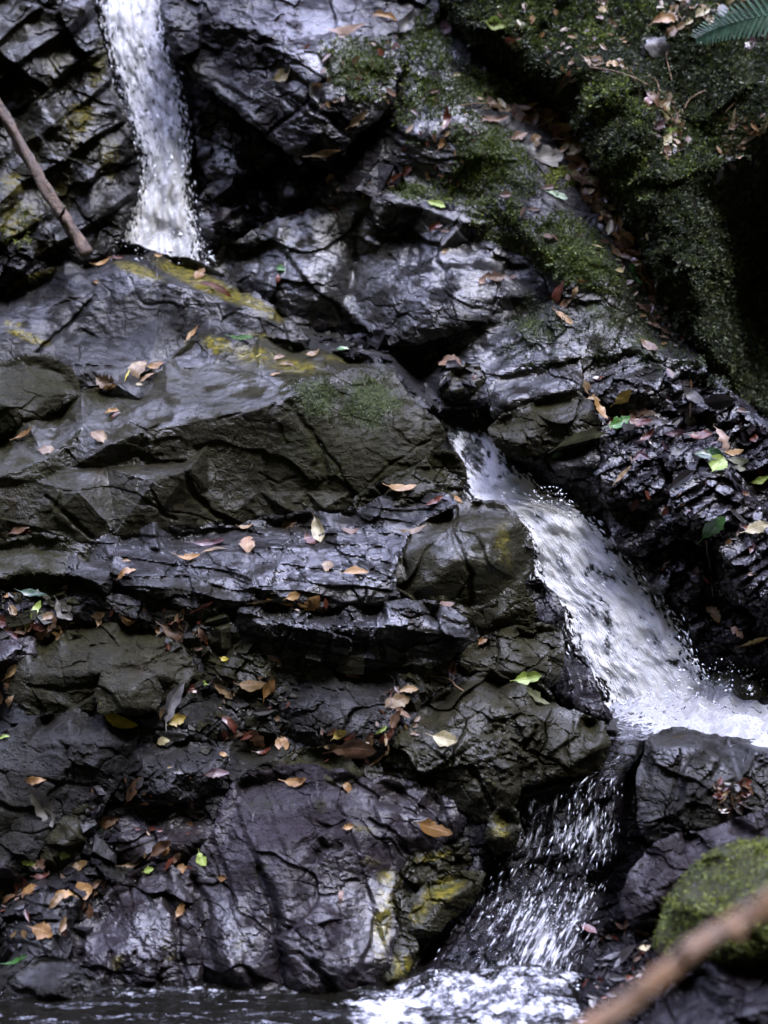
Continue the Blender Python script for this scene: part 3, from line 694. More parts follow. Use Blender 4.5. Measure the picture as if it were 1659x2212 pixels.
rock('round', 'boulder', 'rounded boulder with a split face and yellow flank at the edge of the second fall', 'boulder',
 [(843, 1232), (852, 1190), (882, 1150), (915, 1125), (950, 1106), (990, 1090), (1035, 1085), (1085, 1095), (1118, 1128), (1140, 1175), (1143, 1225), (1128, 1260), (1085, 1288), (1062, 1308), (1020, 1326), (985, 1312), (955, 1296), (900, 1302), (862, 1282)],
 [(960, 1120, 496), (1040, 1097, 497), (1090, 1110, 493), (1130, 1180, 488), (1130, 1230, 487), (900, 1155, 486), (980, 1150, 480), (1060, 1150, 477), (900, 1200, 475), (980, 1210, 470), (1060, 1215, 472), (1100, 1210, 477), (870, 1240, 476), (920, 1270, 469), (1020, 1290, 472), (1070, 1280, 474)],
 'olive', .38, None, 30, .12, .25, soft=3, cracks=[([(985, 1098), (978, 1150), (1000, 1200), (1020, 1240), (1012, 1310)], 5, 14), ([(885, 1150), (868, 1200), (880, 1250)], 3, 8), ([(1020, 1240), (990, 1290)], 3, 8)])
rock('split1', 'rock', 'wedge-shaped olive fragment split off under the rounded boulder', 'rock',
 [(1006, 1330), (1030, 1312), (1060, 1306), (1095, 1282), (1122, 1262), (1138, 1290), (1156, 1326), (1142, 1344), (1090, 1345), (1050, 1352), (1012, 1344)],
 [(1060, 1318, 474), (1110, 1285, 474), (1135, 1320, 474), (1070, 1335, 470)], 'olive', .5, None, 12, .05, .15, big=60)
rock('split2', 'rock', 'small squared olive fragment between the rounded boulder and the ledge below', 'rock',
 [(955, 1322), (985, 1312), (1015, 1325), (1008, 1345), (1000, 1375), (970, 1380), (950, 1350)],
 [(975, 1325, 472), (1000, 1340, 469), (975, 1360, 468)], 'olive', .5, None, 12, .05, .15, big=60)
rock('side', 'rock', 'purple-black wet rock wedged between the rounded boulder and white water', 'rock',
 [(1136, 1262), (1165, 1258), (1190, 1285), (1213, 1320), (1208, 1360), (1170, 1362), (1152, 1320)],
 [(1160, 1275, 492), (1190, 1310, 486), (1175, 1345, 478)], 'black', .7, None, 12, .06, .2, big=60)
rock('ledge2', 'rock_ledge', 'dark lower ledge with curled leaves on it and a shadowed undercut', 'rock ledge',
 [(470, 1335), (520, 1312), (570, 1300), (640, 1302), (700, 1312), (760, 1306), (830, 1306), (900, 1306), (955, 1318), (1000, 1340), (1010, 1372), (975, 1415), (900, 1440), (800, 1436), (700, 1428), (610, 1416), (530, 1396), (480, 1368)],
 [(500, 1335, 466), (580, 1312, 467), (700, 1320, 466), (820, 1315, 467), (940, 1325, 468), (560, 1345, 456), (640, 1350, 454), (740, 1358, 453), (840, 1350, 453), (940, 1358, 455), (990, 1370, 458), (620, 1400, 457), (760, 1420, 458), (900, 1425, 459)],
 'grey', 1.0, (.2, 40, 9), 14, .07, .2, soft=1, big=80, cracks=[([(735, 1320), (720, 1370), (700, 1420)], 4, 12), ([(830, 1320), (815, 1370), (830, 1420)], 4, 10), ([(640, 1370), (720, 1390), (790, 1400)], 5, 10)])
rock('block14', 'rock', 'broken block with a mossy right corner, under the split olive fragments', 'rock',
 [(988, 1425), (1020, 1396), (1060, 1378), (1105, 1360), (1170, 1354), (1203, 1364), (1212, 1410), (1204, 1460), (1175, 1490), (1110, 1466), (1050, 1458), (998, 1452)],
 [(1040, 1395, 474), (1120, 1370, 475), (1190, 1375, 474), (1020, 1430, 465), (1090, 1410, 464), (1170, 1410, 465), (1100, 1450, 460), (1180, 1465, 461)], 'olive', .8, (.3, 36, 6), 14, .06, .2, big=70)
rock('edge14', 'rock', 'tall black wet blocks lining the left bank of the second fall', 'rock',
 [(1205, 1375), (1232, 1392), (1262, 1425), (1276, 1468), (1292, 1520), (1320, 1548), (1300, 1575), (1240, 1568), (1208, 1530), (1196, 1480), (1210, 1430)],
 [(1220, 1390, 488), (1255, 1430, 485), (1230, 1450, 473), (1270, 1490, 476), (1240, 1520, 466), (1295, 1545, 468)], 'black', 1.1, (1.3, 30, 8), 12, .06, .25, big=60)
# --- left dome rocks
rock('dome', 'boulder', 'matte dome-shaped grey rock with a diagonal crack, below the heap of crumpled leaves', 'boulder',
 [(20, 1500), (40, 1450), (62, 1405), (100, 1372), (140, 1347), (190, 1340), (260, 1340), (325, 1352), (365, 1385), (400, 1415), (420, 1440), (400, 1475), (355, 1505), (330, 1540), (250, 1548), (150, 1545), (60, 1538)],
 [(100, 1385, 468), (190, 1352, 471), (280, 1356, 469), (340, 1370, 466), (130, 1410, 458), (220, 1390, 457), (320, 1400, 454), (390, 1430, 456), (80, 1460, 454), (170, 1450, 449), (280, 1450, 447), (360, 1460, 450), (60, 1515, 452), (160, 1520, 450), (300, 1520, 450)],
 'olive', .5, None, 18, .07, .2, cracks=[([(390, 1390), (350, 1420), (300, 1445)], 2.5, 6), ([(60, 1480), (140, 1490), (210, 1480)], 4, 8), ([(130, 1430), (140, 1480)], 3, 6)])
rock('dome2', 'rock', 'flat-faced grey block leaning on the front of the dome-shaped rock', 'rock',
 [(212, 1500), (228, 1460), (250, 1440), (292, 1436), (322, 1456), (345, 1500), (336, 1528), (285, 1540), (222, 1536)],
 [(250, 1448, 446), (300, 1446, 446), (235, 1500, 440), (285, 1490, 438), (330, 1500, 441), (280, 1530, 437)], 'olive', .4, None, 12, .05, .16)
rock('leftblock', 'rock', 'glossy mauve-grey block under dark red leaves at the bottom of the leaf heap', 'rock',
 [(XT, 1390), (0, 1362), (40, 1360), (70, 1385), (76, 1410), (50, 1425), (0, 1445), (XT, 1470)],
 [(0, 1372, 468), (50, 1375, 466), (30, 1400, 458), (0, 1430, 455), (XT, 1420, 460)], 'purple', .5, None, 12, .05, .16, big=70)
rock('biglow', 'boulder', 'large matte grey boulder with a flat slanted front, under the bright yellow leaf', 'boulder',
 [(XT, 1660), (-60, 1640), (0, 1610), (40, 1580), (80, 1552), (150, 1542), (230, 1542), (280, 1558), (292, 1590), (275, 1645), (245, 1690), (218, 1740), (195, 1800), (120, 1815), (40, 1810), (XT, 1830)],
 [(100, 1560, 450), (200, 1552, 450), (270, 1565, 449), (60, 1610, 441), (150, 1600, 438), (220, 1605, 436), (275, 1610, 440), (0, 1660, 437), (110, 1680, 434), (200, 1690, 435), (40, 1760, 431), (160, 1770, 431), (XT, 1750, 430)],
 'grey', .42, None, 18, .07, .22, soft=1, cracks=[([(150, 1600), (160, 1680), (140, 1740)], 3, 5), ([(60, 1680), (120, 1690), (220, 1700)], 3, 5)])
rock('low2', 'rock', 'slanted grey rock with a pale top edge, below the big serrated grey leaf', 'rock',
 [(XT, 1800), (0, 1790), (40, 1765), (88, 1745), (108, 1768), (104, 1800), (72, 1850), (32, 1888), (XT, 1910)],
 [(0, 1805, 434), (80, 1760, 433), (90, 1790, 429), (30, 1840, 427), (0, 1880, 424), (XT, 1860, 427)], 'grey', .4, None, 14, .06, .2)
rock('low3', 'rock', 'narrow slanted rock wedged between two grey boulders near the serrated leaf', 'rock',
 [(88, 1868), (104, 1815), (138, 1772), (188, 1746), (202, 1760), (182, 1795), (152, 1842), (118, 1876)],
 [(130, 1795, 433), (185, 1758, 433), (150, 1810, 428), (115, 1855, 426)], 'olive', .4, None, 12, .05, .18)
# --- rubble shelf, middle
rock('mid1', 'rock', 'hump of fractured grey rock under the crumpled brown leaves, mid shelf', 'rock',
 [(585, 1535), (612, 1490), (655, 1455), (740, 1447), (825, 1460), (880, 1482), (900, 1520), (872, 1570), (832, 1622), (765, 1634), (685, 1604), (615, 1575)],
 [(650, 1470, 459), (740, 1460, 459), (830, 1475, 460), (640, 1520, 452), (740, 1510, 449), (840, 1520, 450), (700, 1570, 445), (800, 1580, 443), (780, 1615, 442)], 'grey', .8, (-.5, 44, 7), 16, .06, .2, big=90)
rock('mid2', 'rock', 'small grey hump with curled tan leaves over it, mid shelf', 'rock',
 [(390, 1530), (420, 1500), (470, 1488), (510, 1505), (520, 1545), (490, 1590), (430, 1600), (395, 1570)],
 [(440, 1508, 457), (490, 1515, 456), (450, 1550, 449), (420, 1570, 447), (490, 1570, 448)], 'grey', .7, (-.6, 30, 6), 12, .05, .18, big=60)
rock('mid3', 'rock', 'blocky shelf rock left of the small dead curled leaf', 'rock',
 [(268, 1680), (292, 1620), (340, 1588), (400, 1585), (450, 1604), (484, 1640), (474, 1690), (410, 1722), (335, 1732), (285, 1722)],
 [(320, 1610, 448), (400, 1600, 449), (450, 1625, 447), (320, 1660, 438), (400, 1660, 437), (350, 1710, 433), (450, 1680, 437)], 'grey', .8, (-.5, 40, 6), 14, .06, .2, big=80)
rock('mid4', 'rock', 'purple-grey flat-topped rock under the large dark brown leaf', 'rock',
 [(196, 1808), (228, 1756), (285, 1738), (380, 1742), (440, 1762), (462, 1802), (430, 1856), (350, 1868), (255, 1858)],
 [(250, 1770, 441), (340, 1755, 442), (430, 1775, 440), (260, 1810, 434), (350, 1810, 433), (430, 1815, 433), (330, 1855, 431)], 'purple', .7, (-.4, 40, 5), 14, .06, .2, big=80)
rock('hump', 'rock', 'smooth olive hump with an orange leaf resting on its crest', 'rock',
 [(586, 1690), (612, 1642), (655, 1620), (710, 1622), (750, 1642), (778, 1675), (770, 1710), (700, 1722), (620, 1715)],
 [(640, 1640, 448), (710, 1640, 448), (620, 1680, 440), (700, 1680, 437), (750, 1690, 439)], 'olive', .4, None, 16, .07, .18)
rock('stack', 'boulder', 'cracked angular boulder on the stream edge holding a single cream leaf', 'boulder',
 [(832, 1645), (866, 1585), (898, 1535), (950, 1502), (1015, 1472), (1075, 1456), (1130, 1470), (1180, 1502), (1205, 1532), (1255, 1548), (1298, 1566), (1313, 1605), (1295, 1650), (1240, 1672), (1150, 1690), (1118, 1695), (1105, 1745), (1060, 1775), (1010, 1748), (955, 1712), (895, 1692), (842, 1672)],
 [(960, 1515, 464), (1075, 1472, 467), (1170, 1510, 464), (1270, 1565, 456), (900, 1570, 452), (980, 1550, 448), (1070, 1540, 448), (1150, 1545, 447), (1240, 1580, 446), (880, 1640, 442), (960, 1620, 443), (1060, 1620, 442), (1140, 1600, 444), (1200, 1620, 442), (1290, 1610, 444), (1000, 1690, 439), (1090, 1690, 438), (1220, 1655, 441), (1060, 1745, 436)],
 'olive', .85, (-.55, 56, 8), 18, .07, .25, soft=1, big=110, cracks=[([(1160, 1570), (1130, 1620), (1120, 1690)], 4, 14), ([(1130, 1620), (1190, 1640), (1230, 1670)], 3, 9), ([(1000, 1640), (1040, 1700), (1075, 1760)], 4, 12), ([(900, 1600), (960, 1640), (1010, 1660)], 3, 8), ([(1240, 1560), (1220, 1620), (1235, 1660)], 3, 8)])
rock('worn', 'boulder', 'big water-worn purple-grey boulder dropping to the pool, an orange leaf at its upper right', 'boulder',
 [(388, 2150), (385, 2060), (378, 1980), (398, 1900), (440, 1840), (472, 1790), (480, 1742), (505, 1700), (545, 1672), (600, 1660), (680, 1660), (745, 1672), (800, 1690), (860, 1690), (925, 1705), (975, 1735), (1005, 1775), (985, 1802), (935, 1832), (885, 1842), (856, 1880), (832, 1950), (850, 2010), (842, 2070), (812, 2115), (740, 2148), (640, 2158), (520, 2160)],
 [(530, 1700, 443), (620, 1685, 441), (720, 1690, 440), (850, 1710, 443), (940, 1730, 443), (500, 1760, 436), (590, 1740, 432), (690, 1730, 430), (790, 1745, 433), (890, 1760, 434), (960, 1770, 436), (470, 1840, 430), (540, 1850, 424), (620, 1820, 422), (700, 1810, 424), (800, 1810, 428), (900, 1810, 431), (430, 1900, 427), (520, 1940, 420), (620, 1910, 416), (700, 1900, 420), (790, 1890, 424), (410, 2000, 423), (480, 2010, 413), (560, 2020, 414), (640, 1990, 412), (720, 1990, 413), (790, 2000, 417), (430, 2090, 415), (500, 2090, 407), (600, 2100, 411), (700, 2090, 405), (780, 2080, 409), (450, 2145, 414), (560, 2145, 408), (680, 2145, 404)],
 'purple', .42, (1.25, 70, 14), 22, .09, .25, soft=1, big=120, cracks=[([(560, 1880), (590, 1960), (600, 2050), (615, 2140)], 9, 20), ([(690, 1815), (700, 1830), (685, 1845)], 10, 16), ([(420, 1900), (450, 1960), (440, 2040)], 8, 18), ([(650, 2060), (690, 2100), (720, 2140)], 8, 16), ([(800, 1770), (850, 1800), (880, 1840)], 4, 10), ([(760, 1680), (820, 1730), (900, 1760)], 4, 10), ([(850, 1700), (900, 1740), (960, 1790)], 4, 12)])
rock('lowleft', 'boulder', 'purplish wet rock face dipping into the pool, small orange leaf near its top', 'boulder',
 [(140, 2100), (165, 2040), (195, 1985), (240, 1930), (285, 1892), (330, 1872), (380, 1882), (402, 1925), (420, 1990), (430, 2070), (440, 2150), (360, 2142), (260, 2132), (185, 2130)],
 [(260, 1935, 429), (330, 1888, 432), (380, 1905, 429), (220, 1990, 426), (300, 1970, 422), (380, 1980, 420), (200, 2060, 416), (270, 2050, 412), (340, 2060, 411), (400, 2060, 414), (220, 2115, 410), (320, 2120, 407), (410, 2130, 410)],
 'purple', .7, (1.1, 60, 7), 18, .08, .22, soft=1, big=100, cracks=[([(360, 1930), (380, 1990), (385, 2060), (400, 2140)], 7, 16), ([(240, 2060), (230, 2130)], 8, 14), ([(290, 2060), (330, 2090), (350, 2130)], 5, 10)])
rock('pooltri', 'rock', 'triangular bluish rock standing in the pool edge', 'rock',
 [(12, 2150), (40, 2110), (82, 2074), (115, 2068), (165, 2094), (206, 2116), (218, 2148), (160, 2158), (60, 2160)],
 [(90, 2085, 410), (120, 2080, 410), (50, 2125, 404), (120, 2120, 401), (180, 2125, 404), (110, 2150, 399)], 'grey', .5, None, 12, .05, .2, big=60)
rock('yellow', 'rock', 'squared rock with a bright yellow-green algae coat beside the lowest fall', 'rock',
 [(880, 2000), (898, 1945), (930, 1908), (980, 1888), (1015, 1892), (1042, 1888), (1028, 1925), (985, 1968), (945, 2010), (905, 2025)],
 [(930, 1920, 430), (1000, 1900, 432), (900, 1980, 424), (950, 1950, 422), (1010, 1915, 426), (920, 2010, 420)], 'olive', .7, None, 14, .06, .2, big=60)
rock('yellowlow', 'rock', 'dark yellow-streaked rock foot between the water-worn boulder and the lowest fall', 'rock',
 [(812, 2120), (822, 2040), (830, 1960), (850, 1890), (880, 1845), (950, 1838), (1010, 1825), (1012, 1860), (950, 1888), (905, 1930), (880, 1990), (900, 2050), (868, 2110), (840, 2140)],
 [(850, 2000, 423), (860, 1920, 428), (900, 1870, 432), (980, 1850, 436), (845, 2070, 416), (880, 2060, 417), (850, 2120, 410)], 'olive', .9, (1.2, 40, 7), 14, .06, .22, big=70)
rock('mossstone', 'rock', 'dark mossy knob at the left lip of the lowest fall', 'rock',
 [(1055, 1810), (1062, 1772), (1085, 1748), (1112, 1752), (1118, 1790), (1105, 1830), (1072, 1838)],
 [(1085, 1765, 436), (1080, 1800, 431), (1105, 1800, 433)], 'olive', .9, None, 12, .05, .18, big=50)
# --- right side
rock('platea', 'rock', 'flat grey plate with a bright worn edge above the olive block', 'rock',
 [(1068, 895), (1064, 835), (1098, 812), (1160, 800), (1215, 790), (1252, 778), (1256, 820), (1250, 852), (1185, 862), (1120, 890), (1090, 905)],
 [(1090, 825, 526), (1170, 808, 525), (1240, 790, 525), (1100, 870, 514), (1180, 850, 512), (1240, 840, 513)], 'grey', .6, (-.35, 40, 6), 10, .05, .16, big=70)
rock('plateb', 'rock', 'olive-brown squared block at the right head of the second fall', 'rock',
 [(1062, 930), (1085, 905), (1130, 885), (1185, 864), (1245, 850), (1268, 872), (1294, 915), (1284, 942), (1225, 952), (1155, 975), (1105, 982), (1075, 962)],
 [(1090, 915, 516), (1180, 875, 516), (1250, 862, 516), (1095, 945, 508), (1180, 915, 506), (1260, 900, 506), (1120, 970, 506), (1250, 935, 505)], 'olive', .7, (-.4, 36, 5), 10, .05, .18, big=70)
rock('platec', 'rock', 'small dark block at the neck of the stream, pale leaf above it', 'rock',
 [(955, 832), (985, 803), (1035, 794), (1042, 815), (1010, 842), (985, 862), (962, 855)],
 [(990, 812, 529), (1030, 802, 529), (985, 842, 521), (1015, 828, 522)], 'olive', .6, None, 10, .05, .15, big=50)
rock('plated', 'rock', 'pale grey glossy slab corner beside the second fall, under the long olive leaf', 'rock',
 [(1188, 995), (1225, 955), (1284, 950), (1292, 995), (1275, 1022), (1235, 1030), (1205, 1020)],
 [(1225, 970, 514), (1275, 962, 512), (1225, 1005, 506), (1275, 1000, 505)], 'grey', .6, None, 10, .05, .16, big=60)
rock('platee', 'rock', 'ribbed cluster of grey plates under the mossy slope, right of the flat plate', 'rock',
 [(1262, 830), (1290, 780), (1340, 760), (1400, 765), (1430, 800), (1440, 850), (1400, 880), (1330, 890), (1280, 880)],
 [(1290, 800, 527), (1350, 778, 526), (1410, 800, 522), (1290, 850, 517), (1360, 840, 513), (1420, 850, 512)], 'grey', 1.0, (-.4, 34, 9), 12, .06, .18, big=60)
rock('rblock', 'rock', 'shiny black block protruding over the right side of the second fall', 'rock',
 [(1330, 1150), (1345, 1105), (1400, 1085), (1460, 1070), (1500, 1090), (1490, 1130), (1440, 1170), (1390, 1195), (1345, 1190)],
 [(1370, 1110, 504), (1450, 1085, 500), (1380, 1160, 496), (1450, 1130, 492)], 'black', .9, (-.5, 34, 8), 12, .06, .2, big=60)
rock('cubeblock', 'boulder', 'square-cut dark boulder with a flat top, in front of the splash basin', 'boulder',
 [(1388, 1800), (1376, 1740), (1372, 1690), (1382, 1640), (1404, 1592), (1430, 1574), (1500, 1577), (1570, 1588), (1640, 1594), (1720, 1620), (1760, 1700), (1740, 1800), (1600, 1805), (1500, 1812), (1440, 1822), (1396, 1820)],
 [(1430, 1582, 453), (1520, 1583, 454), (1640, 1600, 453), (1412, 1612, 434), (1520, 1612, 431), (1640, 1622, 430), (1410, 1700, 427), (1500, 1690, 425), (1600, 1690, 425), (1400, 1790, 424), (1520, 1790, 419), (1640, 1780, 421), (1740, 1700, 430)],
 'grey', .6, (-.5, 90, 10), 16, .06, .3, soft=1, big=110, cracks=[([(1470, 1620), (1455, 1700), (1440, 1780)], 3, 8), ([(1560, 1640), (1500, 1720), (1490, 1800)], 4, 10), ([(1640, 1620), (1610, 1680), (1640, 1740)], 4, 9)])
rock('edge_right', 'rock', 'dark round rock rising from the outer rim of the splash basin', 'rock',
 [(1618, 1545), (1640, 1510), (1680, 1490), (1760, 1500), (1760, 1600), (1690, 1600), (1640, 1580)],
 [(1650, 1525, 486), (1700, 1510, 484), (1660, 1570, 474), (1720, 1570, 474)], 'black', .8, None, 14, .07, .25, big=60)
rock('under', 'rock', 'rounded brown-grey rock between the square-cut boulder and the mossy boulder', 'rock',
 [(1338, 1960), (1352, 1905), (1378, 1855), (1410, 1822), (1455, 1800), (1530, 1792), (1600, 1765), (1680, 1740), (1740, 1780), (1720, 1900), (1540, 1960), (1430, 2010), (1360, 2005)],
 [(1400, 1845, 416), (1480, 1812, 418), (1600, 1790, 416), (1380, 1920, 404), (1460, 1880, 402), (1560, 1850, 403), (1660, 1820, 405), (1400, 1980, 398)], 'purple', .7, (-.3, 50, 6), 18, .08, .25, big=90)
rock('litterrock', 'rock', 'dark debris-covered rock at the foot of the lowest fall', 'rock',
 [(1252, 2230), (1252, 2150), (1262, 2080), (1282, 2030), (1315, 1985), (1380, 1965), (1440, 1990), (1480, 2060), (1500, 2150), (1500, 2340), (1250, 2340)],
 [(1300, 2040, 408), (1370, 1990, 408), (1290, 2120, 397), (1380, 2080, 393), (1300, 2200, 388), (1440, 2150, 380), (1400, 2300, 372)], 'black', 1.2, None, 18, .08, .25, big=60)
rock('nearground', 'rock', 'dark brown out-of-focus rock beneath the slanting branch', 'rock',
 [(1330, 2340), (1400, 2200), (1455, 2120), (1530, 2075), (1640, 2060), (1780, 2050), (1800, 2400), (1330, 2400)],
 [(1480, 2130, 356), (1640, 2090, 352), (1440, 2230, 340), (1600, 2200, 330), (1720, 2150, 335), (1600, 2350, 318)], 'black', 1.0, None, 30, .1, .3, big=110)
rock('mossboulder', 'boulder', 'round boulder cushioned with thick green moss, behind the slanting branch', 'boulder',
 [(1408, 2060), (1416, 2005), (1438, 1945), (1478, 1885), (1530, 1840), (1590, 1815), (1659, 1808), (1740, 1815), (1800, 1850), (1800, 2120), (1640, 2110), (1520, 2095), (1440, 2085)],
 [(1450, 1990, 366), (1500, 1900, 368), (1590, 1835, 370), (1680, 1830, 370), (1460, 2060, 360), (1540, 1970, 348), (1640, 1920, 346), (1740, 1930, 350), (1560, 2060, 344), (1680, 2040, 342)],
 'olive', .5, None, 80, .6, .35, soft=4, big=120)
for i, (ol, ct, lab) in enumerate((
 ([(1290, 1020), (1330, 985), (1425, 1000), (1452, 1050), (1400, 1092), (1322, 1080)], [(1330, 1000, 505), (1420, 1015, 502), (1340, 1060, 498), (1410, 1060, 495)], 'jagged glossy black rock between the pale slab corner and the green sprig'),
 ([(1452, 1065), (1520, 1040), (1602, 1070), (1592, 1130), (1520, 1152), (1462, 1122)], [(1500, 1060, 493), (1580, 1080, 489), (1490, 1110, 487), (1560, 1120, 483)], 'jagged glossy black rock behind the hanging green leaf'),
 ([(1382, 1205), (1450, 1170), (1520, 1188), (1542, 1250), (1480, 1292), (1408, 1262)], [(1420, 1200, 503), (1500, 1200, 496), (1440, 1250, 495), (1500, 1250, 489)], 'wet black block beside the long thin stem on the dark wall'),
 ([(1560, 1185), (1640, 1160), (1750, 1200), (1750, 1310), (1600, 1295)], [(1600, 1195, 486), (1700, 1200, 480), (1620, 1270, 478), (1720, 1280, 474)], 'wet black block under the cream leaf on the dark wall'),
 ([(1482, 1315), (1560, 1300), (1625, 1340), (1605, 1402), (1525, 1405)], [(1520, 1325, 497), (1590, 1335, 491), (1540, 1385, 490), (1600, 1385, 486)], 'black rock just above the splash basin'),
 ([(1440, 800), (1500, 785), (1570, 850), (1605, 910), (1540, 925), (1470, 880)], [(1480, 810, 520), (1560, 870, 512), (1480, 860, 512), (1560, 905, 506)], 'ribbed wet rock just under the shaded bank edge'),
 ([(1590, 925), (1680, 955), (1760, 1030), (1740, 1060), (1620, 1040), (1572, 985)], [(1620, 950, 505), (1700, 1000, 498), (1620, 1010, 496), (1720, 1040, 492)], 'wet dark rock under the shaded bank near the green sprig'))):
    rock('jag%d' % i, 'rock', lab, 'rock', ol, ct, 'black', 1.5, (-.6, 30, 10), 10, .03, .2, soft=1, big=60)
rock('shelf1', 'rock_slab', 'long thin dark slab above the dome-shaped rock, edged with leaf litter', 'rock slab',
 [(120, 1305), (200, 1288), (330, 1306), (470, 1330), (530, 1372), (490, 1404), (405, 1380), (330, 1346), (230, 1338), (150, 1338)],
 [(180, 1300, 469), (320, 1315, 465), (460, 1345, 462), (170, 1325, 466), (300, 1335, 463), (430, 1375, 459)], 'grey', .8, (.2, 26, 6), 10, .04, .2, soft=1, big=60)
rock('shelf2', 'rock_slab', 'broken dark slab under the lower ledge, right of the crumpled brown leaves', 'rock slab',
 [(440, 1404), (520, 1390), (620, 1418), (730, 1438), (660, 1462), (600, 1496), (520, 1504), (450, 1472)],
 [(480, 1412, 463), (600, 1425, 461), (480, 1450, 457), (570, 1460, 455), (650, 1450, 458), (530, 1490, 453)], 'olive', .8, (.3, 28, 6), 10, .04, .2, soft=1, big=60)
rock('shelf3', 'rock_slab', 'mottled dark slab carrying the heap of red and brown crumpled leaves', 'rock slab',
 [(XT, 1290), (0, 1285), (70, 1290), (130, 1318), (150, 1350), (110, 1385), (60, 1372), (0, 1360), (XT, 1370)],
 [(0, 1298, 474), (90, 1310, 472), (40, 1340, 466), (110, 1350, 464), (XT, 1340, 468)], 'black', .8, None, 10, .04, .2, soft=1, big=60)
# ------------------------------------------------------------------ bedrock
CT = []
for v in (-220, 0, 250, 500, 750, 1000, 1250, 1500, 1750, 2000, 2200, 2420):
    for u in (-220, 0, 300, 600, 900, 1200, 1500, 1700, 1880):
        CT.append((u, v, slope(v) * 100 + 22))
def tweak(lst):
    global CT
    for (a, b, z) in lst:
        CT = [c for c in CT if math.hypot(c[0] - a, c[1] - b) > 140]
    CT += lst
tweak([
 # slab face between the boulder and the bank
 (860, 60, 584), (960, 120, 577), (900, 300, 563), (1000, 260, 562), (1100, 330, 557), (1040, 420, 557), (900, 400, 566), (1200, 440, 547), (1130, 520, 545), (1250, 540, 539), (1330, 600, 537), (1220, 640, 540), (1150, 720, 530), (1250, 740, 528), (1050, 760, 533), (1350, 700, 533),
 (1400, 780, 524), (1300, 860, 514), (1450, 850, 514), (1550, 900, 508), (1100, 800, 530), (1000, 830, 532), (900, 800, 545), (700, 760, 560), (800, 720, 562), (600, 600, 585),
 # gully floor in front of the upper fall's right side
 (480, 330, 606), (520, 430, 598), (470, 520, 592), (600, 420, 590), (700, 380, 586), (640, 330, 604), (560, 250, 620), (450, 180, 625),
 # right bank of the second fall: wet rubble rising to the right
 (1200, 1010, 515), (1330, 1000, 506), (1450, 1000, 500), (1600, 1000, 496), (1720, 1000, 492), (1250, 1060, 514), (1330, 1120, 507), (1450, 1120, 494), (1600, 1150, 486), (1720, 1150, 482), (1400, 1220, 505), (1480, 1250, 494), (1600, 1300, 484), (1470, 1320, 502), (1540, 1400, 494), (1620, 1440, 488), (1720, 1450, 480),
 # rubble shelves on the left
 (60, 1350, 468), (100, 1290, 476), (300, 1330, 466), (480, 1380, 464), (450, 1450, 460), (520, 1500, 460), (560, 1600, 454), (420, 1560, 456), (760, 1440, 462), (930, 1450, 468), (780, 1620, 448), (470, 1640, 447), (300, 1720, 440), (420, 1820, 435), (200, 1880, 427), (100, 1930, 421), (60, 2010, 413), (130, 2060, 409), (60, 2110, 408), (300, 2160, 420), (600, 2160, 422), (50, 1480, 462), (30, 1560, 458),
 (1000, 1770, 444), (1060, 1830, 440), (1000, 1900, 436), (1350, 1750, 470), (1370, 1900, 455), (1500, 1850, 440), (1650, 1720, 440), (1330, 2050, 425), (1600, 1500, 520), (1680, 1560, 505)])
zb = blur(interp([(a, b, z) for a, b, z in CT], GU, GV), 6) / 100
rough_map = np.ones(GU.shape)
def region(c, w):   # soft mask of a polygon
    m = inside(c, GU, GV).astype(float)
    return blur(m, w)
smooth_slab = region([(850, -40), (960, 40), (1180, 220), (1400, 620), (1500, 760), (1300, 800), (1000, 760), (900, 450), (840, 300)], 12)
rubble = region([(1060, 900), (1300, 780), (1480, 740), (1560, 780), (1720, 880), (1760, 1500), (1540, 1520), (1400, 1250), (1200, 1080), (1060, 990)], 10)
chute = region([(1070, 1690), (1380, 1660), (1350, 1900), (1290, 2200), (830, 2200), (960, 1980)], 6)
rubble = np.maximum(rubble, chute)
rel = relief(GU, GV, 501, 1.0, (.18, 34, 7.0), 120)
rel2 = relief(GU, GV, 1501, .72, (.45, 60, 4.0), 170)
rf, re = facet(GU, GV, 50, 2201, -.5, 1.5, 50); rf2, re2 = facet(GU, GV, 20, 2301, -.3, 1.3, 40)
rel3 = (26 * rf + 13 * rf2 - 9 * np.exp(-(re / .08) ** 2) - 4 * np.exp(-(re2 / .1) ** 2) + 6 * fbm(GU, GV, 70, 4, 2401)) * PX
rel = rel * (1 - smooth_slab) * (1 - rubble) + rel2 * smooth_slab * (1 - rubble) + rel3 * rubble
# the gaps between neighbouring rocks are filled to just behind their rims
mk = (ZR < 50).astype(float)
den = blur(mk, 9); num = blur(np.where(ZR < 50, ZR, 0), 9)
fill = np.where(den > .02, num / np.maximum(den, .02), zb) + .006
wf = np.clip(den * 3.5 - .15, 0, 1) * .8
zb = zb * (1 - wf) + fill * wf
zb = zb - rel * (1 - .35 * wf)
